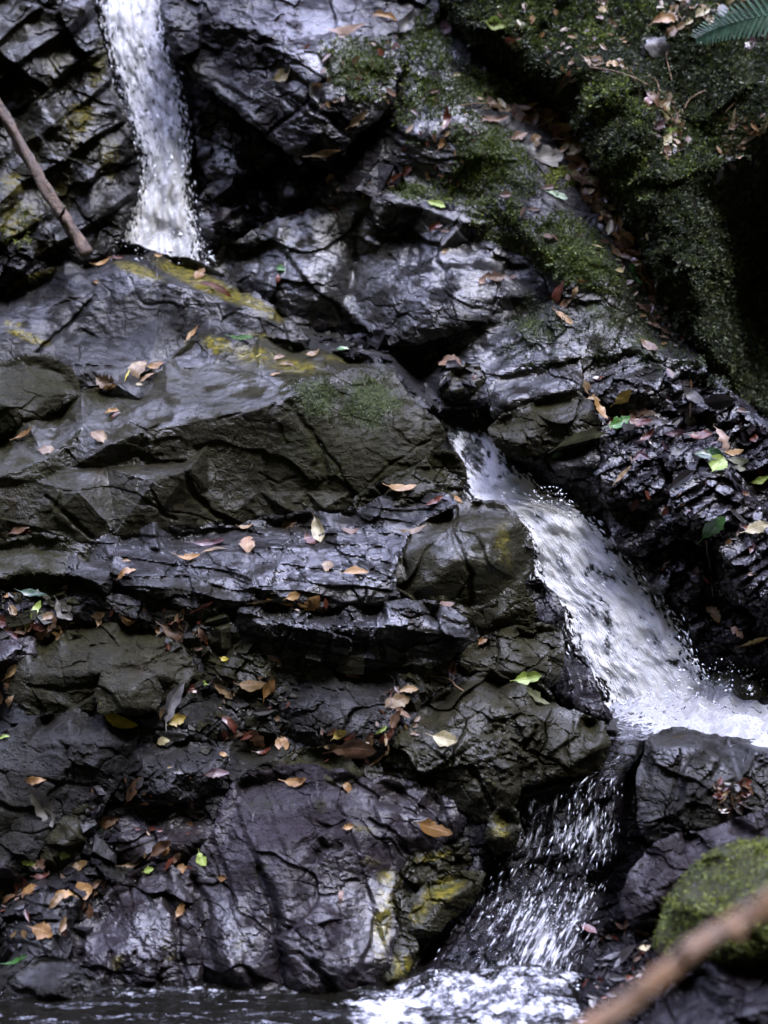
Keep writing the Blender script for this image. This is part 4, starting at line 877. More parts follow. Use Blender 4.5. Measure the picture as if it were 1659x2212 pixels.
# the water courses are cut into the rock
for rows, cut in ((FALL_TOP, 5), (FALL_MID, 5), (FALL_LOW, 4)):
    poly = [(r[0] - 4, r[1]) for r in rows] + [(r[2] + 4, r[3]) for r in rows[::-1]]
    m = blur(inside(poly, GU, GV).astype(float), 3)
    pts = []
    for r in rows:
        pts += [(r[0] - 60, r[1], r[4]), (r[0], r[1], r[4]), ((r[0] + r[2]) / 2, (r[1] + r[3]) / 2, r[4]), (r[2], r[3], r[4]), (r[2] + 60, r[3], r[4])]
    j0 = int((min(p[0] for p in pts) - U0) / G); j1 = min(GU.shape[1], int((max(p[0] for p in pts) - U0) / G) + 2)
    i0 = max(0, int((min(p[1] for p in pts) - V0) / G)); i1 = int((max(p[1] for p in pts) - V0) / G) + 2
    sl = (slice(i0, i1), slice(max(0, j0), j1))
    zt = blur(interp(pts, GU[sl], GV[sl]), 3) / 100 + cut / 100 - .8 * rel[sl]
    mm = m[sl]
    zb[sl] = zb[sl] * (1 - mm) + zt * mm
# upper pool behind the ridge boulder is out of sight; the slope's rim is turned back into the hill
zb = np.where(ZA < 50, np.maximum(zb, ZA + .03), zb)
used, idx, f = sheet_faces(np.ones(GU.shape, bool), 0)
V = P(GU, GV, zb)
for (sl, du, dv) in ((np.s_[:, 0], -900, 0), (np.s_[:, -1], 900, 0), (np.s_[0, :], 0, -900)):
    V[sl] = P(GU[sl] + du, GV[sl] + dv, zb[sl] + 1.6)
ter = mesh_obj('bedrock_slope', V.reshape(-1, 3), f, M['grey'], attrs=surface_attrs(GU.ravel(), GV.ravel()), smooth=False)
ter['kind'] = 'structure'
ZB = np.minimum(ZB, zb)
BASE = zb

# right bank rubble is darker and wetter: a second material on those faces
ter.data.materials.append(M['black'])
fm_ = (rubble + .35 * noise(GU / 60, GV / 60, 77))[:-1, :-1].ravel() > .5
ter.data.polygons.foreach_set('material_index', fm_.astype(np.int32))

# ------------------------------------------------------------------ water
def zat(z, u, v):
    x = np.clip((np.asarray(u, float) - U0) / G, 0, z.shape[1] - 1.001); y = np.clip((np.asarray(v, float) - V0) / G, 0, z.shape[0] - 1.001)
    j, i = x.astype(int), y.astype(int); fx, fy = x - j, y - i
    return (z[i, j] * (1 - fx) + z[i, j + 1] * fx) * (1 - fy) + (z[i + 1, j] * (1 - fx) + z[i + 1, j + 1] * fx) * fy

def fall(name, label, rows, mat, nx, ny, amp, seed, hug=.6, edgew=.12, more=None, gs=(5, 1.6, 11, 3.5)):
    r = spline([list(q) for q in rows], ny)
    s = np.linspace(0, 1, nx)[None, :]
    u = r[:, 0:1] * (1 - s) + r[:, 2:3] * s; v = r[:, 1:2] * (1 - s) + r[:, 3:4] * s
    d0 = np.repeat(r[:, 4:5], nx, 1) / 100
    ln = np.concatenate([[0], np.cumsum(np.hypot(np.diff((r[:, 0] + r[:, 2]) / 2), np.diff((r[:, 1] + r[:, 3]) / 2)))]) / 100
    wid = np.hypot(r[:, 2] - r[:, 0], r[:, 3] - r[:, 1]) / 100
    U = (s - .5) * wid[:, None]; L = np.repeat(ln[:, None], nx, 1)
    d = d0 * (1 - hug) + (zat(ZSM, u, v) - .03) * hug
    d = np.minimum(d, d0 + .03)
    wob = noise(U * gs[0], L * gs[1], seed) * .6 + noise(U * gs[2], L * gs[3], seed + 1) * .35 + noise(U * 2, L * .8, seed + 2) * .8
    d = d - amp * (wob + .6 * np.sqrt(np.clip(s * (1 - s) * 4, 0, 1)))
    edge = np.clip(np.minimum(s, 1 - s) / edgew, 0, 1) * np.clip(np.linspace(0, 1, ny) / .07, 0, 1)[:, None] + 0 * d
    foam = np.repeat(r[:, 5:6], nx, 1)
    if more: foam = foam + more(u, v)
    idx = np.arange(nx * ny).reshape(ny, nx)
    f = np.stack([idx[:-1, :-1], idx[1:, :-1], idx[1:, 1:], idx[:-1, 1:]], -1).reshape(-1, 4)
    uv = np.stack([U, L], -1).reshape(-1, 2)
    o = mesh_obj(name, P(u, v, d).reshape(-1, 3), f, M[mat], attrs={'edge': edge.ravel(), 'foam': foam.ravel()}, uv=uv)
    o['kind'] = 'structure'; o['label'] = label
    return u, v, d, foam, r

ZSM = blur(BASE, 4)
W1 = fall('waterfall', 'tall narrow upper waterfall in white streaks', FALL_TOP, 'fall_top', 70, 220, .020, 31, edgew=.32)
W2 = fall('waterfall', 'broad white cascade sliding diagonally over dark rock', FALL_MID, 'fall_mid', 110, 220, .012, 41, edgew=.26, gs=(3, 2, 7, 4))
W3 = fall('waterfall', 'thin lowest fall of broken droplets over a dark step', FALL_LOW, 'fall_low', 130, 200, .018, 51, edgew=.26, more=lambda u, v: .34 * np.exp(-((u - 1275) / 60) ** 2 - ((v - 1790) / 60) ** 2) + .42 * np.exp(-((u - 1165 + (v - 2050) * .1) / 75) ** 2 - ((v - 2060) / 95) ** 2) - .22 * np.exp(-((u - 980) / 110) ** 2 - ((v - 2030) / 90) ** 2) - .1)

# still and churned water at two levels
def level_sheet(name, label, poly, z, foamfn, mat, amp, seed, fine=.6):
    us = [p[0] for p in poly]; vs = [p[1] for p in poly]
    vv = np.arange(min(vs), max(vs) + 1, 2.0); uu = np.arange(min(us), max(us) + 1, 4.0)
    u, v = np.meshgrid(uu, vv)
    m = inside(poly, u, v)
    d = depth_on_level(v, z)
    p = P(u, v, d)
    fo, up = foamfn(u, v)
    x, y = p[..., 0], p[..., 1]
    hgt = amp * (noise(x * 22, y * 16, seed) + fine * noise(x * 50, y * 40, seed + 1)) * np.clip(fo + .1, 0, 1) + up
    p[..., 2] += hgt + .0035 * noise(x * 9, y * 22, seed + 2) + .002 * noise(x * 24, y * 50, seed + 3)
    used, idx, f = sheet_faces(m, 0)
    o = mesh_obj(name, p[used], f, M[mat], attrs={'foam': fo[used], 'edge': np.ones(used.sum())}, uv=np.stack([x, y], -1)[used] * 9)
    o['kind'] = 'structure'; o['label'] = label
    return o

def pool_material():
    t = NT('pool_water')
    pos = t.n('ShaderNodeNewGeometry').outputs['Position']
    sq = t.n('ShaderNodeMapping', {0: pos, 3: (9, 26, 9)}).outputs[0]
    a = t.noise(sq, 1.0, 4, .6, .5)
    bm = t.n('ShaderNodeBump', {'Strength': .35, 'Distance': .02, 'Height': a}).outputs[0]
    fo = t.step(t.math('ADD', t.attr('foam'), t.math('MULTIPLY', t.math('SUBTRACT', t.noise(pos, 38, 8, .78), .5), 2.4)), .35, .95)
    c = t.mix(t.noise(pos, 7, 3), rgb(.0025, .0023, .0018), rgb(.006, .0055, .004))
    w = t.n('ShaderNodeBsdfPrincipled', {'Base Color': c, 'Roughness': .06, 'IOR': 1.33, 'Normal': bm}).outputs[0]
    tp = t.n('ShaderNodeBsdfTransparent', {'Color': rgb(.55, .53, .48)}).outputs[0]
    w = t.n('ShaderNodeMixShader', {0: .15, 1: w, 2: tp}).outputs[0]
    fm = t.n('ShaderNodeBsdfPrincipled', {'Base Color': rgb(.42, .43, .46), 'Roughness': .3, 'Normal': bm}).outputs[0]
    return t.done(t.n('ShaderNodeMixShader', {0: fo, 1: w, 2: fm}).outputs[0])
M['pool'] = pool_material()

def low_foam(u, v):
    f = np.exp(-((u - 1070) / 230) ** 4) * np.clip((v - 2085) / 60, 0, 1) * .52
    f = np.maximum(f, .75 * np.exp(-((u - 840) / 110) ** 2) * np.clip((v - 2120) / 40, 0, 1))
    f = np.maximum(f, .36 * np.exp(-((v - 2140) / 14) ** 2) * (u < 900))
    f = f + .25 * (noise(u / 60, v / 18, 61))
    up = .05 * np.exp(-((u - 1130) / 150) ** 2 - ((v - 2140) / 40) ** 2) + .03 * np.exp(-((u - 940) / 60) ** 2 - ((v - 2140) / 30) ** 2)
    return np.clip(f, 0, 1.2), up
level_sheet('pool_water', 'dark rippled pool with foam under the lowest fall', [(-260, 2085), (1320, 2085), (1400, 2420), (-260, 2420)], 0.0, low_foam, 'pool', .010, 71)

def mid_foam(u, v):
    f = .1 + .85 * np.clip((u - 1300) / 130, 0, 1) - .9 * np.clip((v - 1560) / 40, 0, 1) * np.clip((1440 - u) / 60, 0, 1)
    up = .10 * np.exp(-((u - 1560) / 90) ** 2 - ((v - 1500) / 34) ** 2) + .05 * np.exp(-((u - 1400) / 70) ** 2 - ((v - 1515) / 20) ** 2)
    return np.clip(f + .2 * noise(u / 50, v / 20, 62), 0, 1.3), up
level_sheet('basin_water', 'churned white splash basin at the foot of the cascade', [(1270, 1468), (1500, 1440), (1800, 1440), (1800, 1625), (1640, 1625), (1400, 1600), (1290, 1600)], 0.44, mid_foam, 'foam', .024, 81, .25)

# flying drops, far too many to count
def spray(name, label, seeds, n_seed, seed):
    """seeds: list of arrays (u, v, d, length px, width px, direction rad)"""
    a = np.concatenate(seeds)
    r = np.random.default_rng(seed)
    c = P(a[:, 0], a[:, 1], a[:, 2])
    sc = a[:, 2] / F
    th = a[:, 5]
    T = np.cos(th)[:, None] * RT - np.sin(th)[:, None] * UP
    Nn = np.sin(th)[:, None] * RT + np.cos(th)[:, None] * UP
    L = (a[:, 3] * sc / 2)[:, None]; Wd = (a[:, 4] * sc / 2)[:, None]
    v = np.stack([c + T * L, c - T * L, c + Nn * Wd, c - Nn * Wd, c + FW * Wd, c - FW * Wd], 1)
    fc = np.array([(0, 2, 5), (0, 5, 3), (0, 3, 4), (0, 4, 2), (1, 5, 2), (1, 3, 5), (1, 4, 3), (1, 2, 4)])
    f = (np.arange(len(a)) * 6)[:, None, None] + fc[None]
    o = mesh_obj(name, v.reshape(-1, 3), f.reshape(-1, 3), M['spray'])
    o['kind'] = 'stuff'; o['label'] = label

def along(Wx, n, t0, t1, spread, lw, out, seed, s_lo=0.0, s_hi=1.0, edgebias=0.0):
    u, v, d, foam, rw = Wx
    r = np.random.default_rng(seed)
    ny, nx = u.shape
    t = r.uniform(t0, t1, n) * (ny - 2)
    s = r.uniform(s_lo, s_hi, n)
    if edgebias: s = np.where(r.random(n) < edgebias, np.where(r.random(n) < .5, s * .08, 1 - s * .08), s)
    s = np.clip(s, 0, 1) * (nx - 1.01)
    i, j = t.astype(int), s.astype(int)
    th = np.arctan2(v[i + 1, j] - v[i, j], u[i + 1, j] - u[i, j]) + r.normal(0, .16, n)
    L = lw[0] * r.lognormal(0, .45, n)
    return np.stack([u[i, j] + r.normal(0, spread, n), v[i, j] + r.normal(0, spread, n), d[i, j] - np.abs(r.normal(0, out, n)) - .006, L, L * lw[1] * r.uniform(.6, 1.3, n), th], 1)

def burst(n, u, v, ru, rv, d, size, seed):
    r = np.random.default_rng(seed)
    th = r.uniform(0, 6.28, n); q = np.sqrt(r.random(n))
    du, dv = np.cos(th) * q * ru, -np.abs(np.sin(th)) * q * rv
    L = size * r.lognormal(0, .5, n)
    return np.stack([u + du, v + dv, d + r.normal(0, .06, n), L, L * r.uniform(.45, 1, n), np.arctan2(dv, du) + r.normal(0, .4, n)], 1)

spray('spray', 'flecks of spray along the upper waterfall', [along(W1, 420, .1, .98, 5, (8, .28), .02, 1, edgebias=.4), burst(420, 350, 575, 120, 90, 5.74, 2.6, 2)], 0, 3)
spray('spray', 'flecks of spray over the diagonal cascade and splash basin', [along(W2, 600, .3, 1, 5, (8, .25), .03, 4, edgebias=.45), burst(260, 1545, 1500, 120, 80, 4.88, 3.5, 5), burst(120, 1440, 1525, 120, 30, 4.8, 3.5, 6), burst(80, 1185, 1090, 50, 40, 5.05, 3.5, 7)], 0, 8)
spray('spray', 'streaks and drops of the thin lowest fall', [along(W3, 130, .22, .5, 8, (11, .13), .03, 9, .45, 1.0), along(W3, 110, .45, 1, 8, (10, .14), .03, 10), along(W3, 160, .6, 1, 12, (8, .2), .04, 11, .45, .9), burst(160, 1130, 2150, 200, 60, 4.02, 2.8, 12), burst(60, 945, 2145, 50, 45, 4.0, 2.8, 13), burst(120, 1150, 2010, 110, 70, 4.12, 2.6, 14)], 0, 15)

# ------------------------------------------------------------------ the streambed under everything
gu = np.linspace(-14, 14, 57); gx, gy = np.meshgrid(gu, np.linspace(-12, 9, 43))
gz = -.28 + .06 * noise(gx * 1.3, gy * 1.3, 3) + .5 * np.clip((np.abs(gx) - 3) / 6, 0, 1)
idx = np.arange(gx.size).reshape(gx.shape)
g = mesh_obj('streambed', np.stack([gx, gy, gz], -1).reshape(-1, 3), np.stack([idx[:-1, :-1], idx[:-1, 1:], idx[1:, 1:], idx[1:, :-1]], -1).reshape(-1, 4), M['grey'], attrs={'algae': np.zeros(gx.size), 'moss': np.zeros(gx.size), 'wet': np.ones(gx.size)})
g['kind'] = 'structure'

# ------------------------------------------------------------------ normals of what stands there
ZN = blur(ZB, 3)
PN = P(GU, GV, ZN)
du_ = np.gradient(PN, axis=1); dv_ = np.gradient(PN, axis=0)
NR = np.cross(dv_, du_); NR /= np.linalg.norm(NR, axis=2, keepdims=True) + 1e-12
NR[(NR @ FW) > 0] *= -1
def at(u, v, z=None):
    i = int(np.clip(round((v - V0) / G), 1, GU.shape[0] - 2)); j = int(np.clip(round((u - U0) / G), 1, GU.shape[1] - 2))
    return P(u, v, zat(ZB, u, v)), NR[i, j], ZB[i, j]

# ------------------------------------------------------------------ moss
def moss(name, label, poly, spacing, size, mat, seed, cover=.8, blades=7, owner=None, clump=60, thr=0.0, lift=0.0):
    r = np.random.default_rng(seed)
    us = [p[0] for p in poly]; vs = [p[1] for p in poly]
    n = int((max(us) - min(us)) * (max(vs) - min(vs)) / spacing ** 2)
    u = r.uniform(min(us), max(us), n); v = r.uniform(min(vs), max(vs), n)
    m = inside(poly, u, v)
    dd, _, _ = near_line(poly, u, v)
    q = noise(u / clump, v / clump, seed) + .6 * noise(u / (clump * .35), v / (clump * .35), seed + 1) + (cover - .5) * 2
    m &= (q > thr + .5 * np.exp(-dd / 18) - .1) & (u > -160) & (u < 1820) & (v > -160)
    u, v = u[m], v[m]
    if len(u) == 0: return
    i = ((v - V0) / G).astype(int); j = ((u - U0) / G).astype(int)
    nr = NR[i, j]; d = zat(ZB, u, v); c = P(u, v, d) - nr * .002
    N = len(u); K = blades
    a = r.normal(0, 1, (N, K, 3)); a /= np.linalg.norm(a, axis=2, keepdims=True)
    dr = nr[:, None] * .55 + a; dr /= np.linalg.norm(dr, axis=2, keepdims=True)
    si = np.cross(dr, r.normal(0, 1, (N, K, 3))); si /= np.linalg.norm(si, axis=2, keepdims=True)
    L = (size * (d / F)[:, None] * r.lognormal(0, .3, (N, K)))[..., None]
    c = c[:, None] + r.normal(0, spacing * .5 * 5 / F, (N, K, 3))
    w = L * .2
    v4 = np.stack([c, c + dr * L * .5 + si * w, c + dr * L, c + dr * L * .5 - si * w], 2).reshape(-1, 3)
    tone = np.repeat(np.clip(.5 + .5 * noise(u / 28, v / 28, seed + 4)[:, None] + r.normal(0, .22, (N, K)), 0, 1).ravel(), 4)
    f = np.arange(len(v4)).reshape(-1, 4)
    o = mesh_obj(name, v4, f, M[mat], attrs={'tone': tone}, smooth=False)
    if owner:
        w_ = o.location.copy(); o.parent = owner; o.location = w_ - owner.location; o['kind'] = 'stuff'
    else:
        o['kind'] = 'stuff'; o['label'] = label
    return o
moss('moss', 'green moss on the shoulder of the big dark boulder', [(690, 92), (760, 75), (845, 80), (858, 165), (815, 225), (745, 215), (700, 160)], 4.6, 5.4, 'moss', 101, 1.0, owner=ROCKS['bigtop'])
moss('moss', 'green moss strip high on the slab beneath the bank', [(900, 190), (960, 160), (1040, 150), (1120, 185), (1150, 235), (1060, 225), (980, 225), (940, 260)], 4.6, 5.4, 'moss', 102, 1.00)
moss('moss', 'dark moss running up the crevice edge', [(880, 60), (930, 0), (960, 10), (1000, 110), (1040, 160), (960, 150), (920, 170), (880, 130)], 5.9, 6.5, 'moss_dark', 112, .7)
moss('moss', 'broad green moss cushion between leaf litter and grey slab', [(955, 275), (1040, 245), (1110, 290), (1150, 350), (1185, 410), (1105, 440), (1000, 445), (880, 435), (838, 410), (890, 388), (955, 385), (990, 330)], 4.6, 5.4, 'moss', 103, 1.15)
moss('moss', 'green moss cushion beside the leaf-filled crevice', [(1130, 475), (1220, 452), (1290, 500), (1345, 570), (1395, 622), (1320, 640), (1220, 615), (1155, 575), (1135, 520)], 4.6, 5.4, 'moss', 104, 1.20)
moss('moss', 'small bright moss tuft under the grey leaf', [(1165, 385), (1200, 358), (1245, 362), (1252, 400), (1195, 412)], 4.4, 6.5, 'moss_bright', 105, .95)
moss('moss', 'sparse dark moss on the lower slab', [(1130, 630), (1200, 640), (1330, 640), (1430, 720), (1400, 790), (1240, 790), (1100, 810), (1060, 760)], 6.7, 5.8, 'moss_dark', 106, .62)
moss('moss', 'pale flat moss on the olive face', [(612, 835), (700, 803), (732, 830), (722, 905), (680, 925), (640, 885)], 5.2, 4.3, 'moss_grey', 107, .82, owner=ROCKS['wedge'])
moss('moss', 'pale flat moss on the olive face', [(752, 800), (845, 798), (875, 870), (840, 930), (760, 950), (735, 885)], 5.2, 4.3, 'moss_grey', 108, .8, owner=ROCKS['wedge'])
moss('moss', 'thin moss on the olive face', [(420, 960), (560, 940), (760, 960), (800, 1040), (640, 1090), (480, 1080)], 9.6, 3.6, 'moss_grey', 109, .42, owner=ROCKS['wedge'])
moss('moss', 'thin green moss at the top of the wet slope', [(860, 40), (930, 60), (990, 150), (940, 230), (880, 240), (860, 150)], 5.5, 6.5, 'moss', 110, .62)
moss('moss', 'green moss on the wet slope under the bank', [(1000, 430), (1130, 440), (1150, 560), (1090, 540), (1010, 480)], 5.0, 6, 'moss', 113, .75)
moss('moss', 'scattered moss beside the litter at the head of the slope', [(850, 150), (960, 60), (1060, 180), (1080, 250), (960, 280), (870, 330), (850, 260)], 5.0, 6, 'moss', 114, .48)
BK = [p for p in BANK]
moss('moss', 'dark moss covering the upper bank', BK, 5.4, 7.2, 'moss_dark', 120, 1.0, 8, ROCKS['bank'], 90)
moss('moss', 'bright moss cushions on the lower bank', [(1300, 330), (1380, 320), (1420, 400), (1400, 470), (1340, 430)], 6.7, 7.9, 'moss', 121, .9, 8, ROCKS['bank'])
moss('moss', 'mid green moss on the bank top', [(1000, -60), (1440, -60), (1430, 60), (1260, 120), (1080, 100)], 6, 6.8, 'moss', 122, .66, 8, ROCKS['bank'])
moss('moss', 'mid green moss on the bank bulge', [(1240, 150), (1360, 140), (1420, 260), (1420, 300), (1330, 250), (1260, 260)], 6, 6.8, 'moss', 123, .66, 8, ROCKS['bank'])
moss('moss', 'mid green moss on the bank right', [(1450, 260), (1560, 240), (1659, 260), (1640, 320), (1560, 350), (1440, 420)], 6, 6.8, 'moss', 124, .66, 8, ROCKS['bank'])
moss('moss', 'thick moss cushion', [(1412, 2050), (1420, 2000), (1440, 1948), (1480, 1888), (1530, 1843), (1590, 1818), (1659, 1811), (1740, 1818), (1800, 1860), (1800, 2000), (1700, 2060), (1560, 2080), (1450, 2070)], 4.6, 5.5, 'moss_bright', 130, .92, 7, ROCKS['mossboulder'], 80)
moss('moss', 'dark moss along the foot of the bank', [(1300, 560), (1400, 610), (1500, 740), (1600, 850), (1520, 830), (1420, 740), (1330, 660)], 5, 6, 'moss_dark', 140, .7)
moss('moss', 'yellow-green moss fringe on the left outcrop', [(-10, 440), (70, 450), (90, 520), (40, 560), (-10, 540)], 6.7, 7.2, 'moss_bright', 131, .5, 6, ROCKS['leftwall'])

# ------------------------------------------------------------------ fallen and fresh leaves
PLACES = [(614, 166, 'on the big dark boulder above the gully'), (740, 70, 'on top of the big dark boulder'), (590, 460, 'by the gully stones near the upper fall'), (830, 390, 'in the litter above the humped slab'),
 (870, 60, 'on rock at the top of the crevice'), (1060, 60, 'on the bank above the dark crevice'), (1135, 40, 'on moss near the bank top'), (965, 270, 'on the grey slab beside moss'), (1090, 240, 'at the head of the leaf-filled crevice'),
 (1190, 250, 'where the crevice meets the bank'), (1300, 137, 'on the crest of the mossy bank bulge'), (1430, 60, 'in the dead leaf pile on top of the bank'), (1540, 25, 'beneath the fern frond'), (1440, 260, 'in the leaf gully of the mossy bank'), (1590, 300, 'on the ledge above the dark hollow'),
 (1140, 305, 'on moss below the head of the crevice'), (1245, 320, 'in the upper crevice litter'), (1275, 410, 'in the middle of the crevice litter'), (1330, 490, 'low in the crevice litter'), (1380, 590, 'at the foot of the crevice'), (942, 460, 'on the rim of the humped slab'), (1202, 422, 'beside the moss cushion'),
 (1067, 600, 'on the shoulder of the humped slab'), (1215, 650, 'in the dark cleft on the mossy slab'), (1470, 710, 'under the shaded bank edge'), (1397, 747, 'on ribbed rock under the bank'), (985, 800, 'on the wet rocks at the stream neck'), (1340, 860, 'on the ribbed plates'), (1270, 870, 'at the end of the flat plate'), (1350, 915, 'in the wet leaf heap beside the cascade head'),
 (1490, 880, 'on the wet rubble under the bank'), (1550, 985, 'on the wet rubble by the sprig'), (1640, 1042, 'on the far rubble'), (1245, 960, 'over the glossy slab corner'), (1330, 1040, 'on rubble beside the cascade'), (1539, 1131, 'on the black wall right of the cascade'), (1580, 1360, 'low on the black wall by the splash basin'),
 (230, 570, 'on the crest of the ridge boulder'), (450, 610, 'on the yellow crest'), (415, 724, 'in the notch behind the wedge boulder'), (520, 735, 'on the back edge of the wedge boulder'), (650, 780, 'in the hollow atop the wedge boulder'), (310, 805, 'on the ledge under the ridge boulder'), (225, 830, 'by the small stones on the ledge'), (220, 920, 'on the sloping ledge of the wedge boulder'), (80, 960, 'on the ledge near the rounded olive rock'),
 (47, 1141, 'under the foot of the wedge boulder'), (272, 1235, 'on the thin-bedded ledge'), (430, 1190, 'on the bedded ledge under the olive face'), (532, 1160, 'on the bedded ledge near its crack'), (690, 1150, 'in the nook under the olive face'), (740, 1235, 'on the shiny front of the bedded ledge'), (650, 1300, 'in the step between the two ledges'), (120, 1280, 'at the head of the crumpled leaf heap'), (70, 1340, 'in the crumpled leaf heap'), (280, 1330, 'above the dome-shaped rock'), (400, 1350, 'in the crevice above the dome-shaped rock'),
 (592, 1426, 'on the mid shelf under the ledge'), (450, 1485, 'over the small grey hump'), (565, 1485, 'on the mid shelf rubble'), (375, 1535, 'between the dome-shaped rock and the hump'), (250, 1546, 'on the edge of the large grey boulder'), (500, 1570, 'in the shelf cracks'), (350, 1600, 'on the blocky shelf rock'), (600, 1600, 'behind the smooth olive hump'), (760, 1600, 'on the fractured grey hump'), (15, 1490, 'beside the dome-shaped rock'),
 (1145, 1480, 'on the mossy broken block'), (964, 1599, 'on the cracked angular boulder'), (860, 1520, 'in the litter behind the angular boulder'), (1484, 1574, 'on the flat top of the square-cut boulder'), (1000, 1340, 'under the rounded boulder'), (972, 1454, 'in the cleft by the broken block'), (867, 1055, 'beneath the right end of the wedge boulder'), (990, 1082, 'on top of the rounded boulder'), (887, 1149, 'on the left shoulder of the rounded boulder'),
 (90, 1710, 'on the front of the large grey boulder'), (225, 1780, 'on the purple-grey flat rock'), (645, 1691, 'on the smooth olive hump'), (748, 1720, 'on the water-worn boulder crest'), (800, 1790, 'on the water-worn boulder'), (80, 1865, 'on rubble under the slanted rocks'), (170, 1860, 'on the rubble slope'), (300, 1860, 'on the damp slope above the pool rocks'), (390, 1880, 'at the top of the purplish rock face'), (480, 1896, 'on the side of the water-worn boulder'), (160, 1930, 'on the dark rubble above the pool'), (60, 1915, 'on the dark rubble edge'), (390, 1968, 'on the purplish rock face'), (100, 2010, 'on dark rubble near the triangular rock'), (37, 2078, 'behind the triangular pool rock'), (930, 1788, 'on cracked rock above the lowest fall'), (1577, 1716, 'on the face of the square-cut boulder'), (1300, 2055, 'on the debris rock by the lowest fall'), (465, 1671, 'on the blocky shelf edge'), (285, 1711, 'in the crack behind the flat rock')]
CNAME = {'tan': 'tan', 'cream': 'cream', 'orange': 'orange', 'brown': 'brown', 'red': 'dark red', 'grey': 'grey', 'green': 'fresh green', 'lime': 'pale green', 'yellow': 'yellow', 'pink': 'pinkish', 'mint': 'pale mint', 'drab': 'drab beige', 'dark': 'blackish', 'mauve': 'mauve', 'ochre': 'ochre', 'darkgreen': 'dark green', 'olive': 'olive'}
LEAVES = []
def leaf_mesh(L, w, curl, fold, seed):
    r = np.random.default_rng(seed)
    n, m = 11, 5
    s = np.concatenate([[-.22, -.1], np.linspace(0, 1, n)])
    t = np.linspace(-1, 1, m)
    pw = r.uniform(.75, 1.05)
    hw = np.where(s < 0, .012, .5 * w * np.sin(np.pi * np.clip(s, 0.004, 1) ** pw) ** .75 + .006)
    hw = hw * np.where(s > 0, 1 + .14 * r.normal(0, 1, len(s)), 1)
    x = np.repeat((s - .45)[:, None], m, 1)
    y = t[None, :] * hw[:, None]
    y = y * (1 - np.clip(r.normal(-.1, .3, (len(s), 2)), 0, .6)[:, (t > 0).astype(int)] * (np.abs(t) > .4) * ((s > .15) & (s < .95))[:, None] * (seed % 3 > 0))
    bend = curl * (x ** 2) * r.choice([1, 1, -1])
    z = fold * np.abs(y) + bend + .06 * noise(x * 3 + seed, y * 4, seed) + .22 * r.normal(0, .5) * x * y * 4
    y = y + .10 * r.normal(0, 1) * x ** 2 * 2
    pts = np.stack([x, y, z], -1).reshape(-1, 3) * L
    idx = np.arange(len(s) * m).reshape(len(s), m)
    f = np.stack([idx[:-1, :-1], idx[1:, :-1], idx[1:, 1:], idx[:-1, 1:]], -1).reshape(-1, 4)
    uv = np.stack([x, t[None, :] + 0 * x], -1).reshape(-1, 2)
    return pts, f, uv

def leaf(u, v, L, ang, col, w=.42, curl=.35, fold=.25, face=.5, lift=.006, name='fallen_leaf'):
    seed = int(u * 7 + v * 13)
    c, n, d = at(u, v)
    n = n - FW * face; n /= np.linalg.norm(n)
    a = math.radians(ang)
    T = RT * math.cos(a) + UP * math.sin(a)
    T = T - n * (T @ n)
    img = math.hypot(T @ RT, T @ UP)
    T /= np.linalg.norm(T); img = math.hypot(T @ RT, T @ UP)
    B = np.cross(n, T)
    size = L * d / F / max(.55, img)
    pts, f, uv = leaf_mesh(size, w, curl, fold, seed)
    zmin = pts[:, 2].min()
    o_ = c + n * (lift - .3 * zmin)
    V = o_ + pts[:, :1] * T + pts[:, 1:2] * B + pts[:, 2:] * n
    o = mesh_obj(name, V, f, LM[col], uv=uv)
    LEAVES.append((o, u, v, L, w, curl, col))
    return o

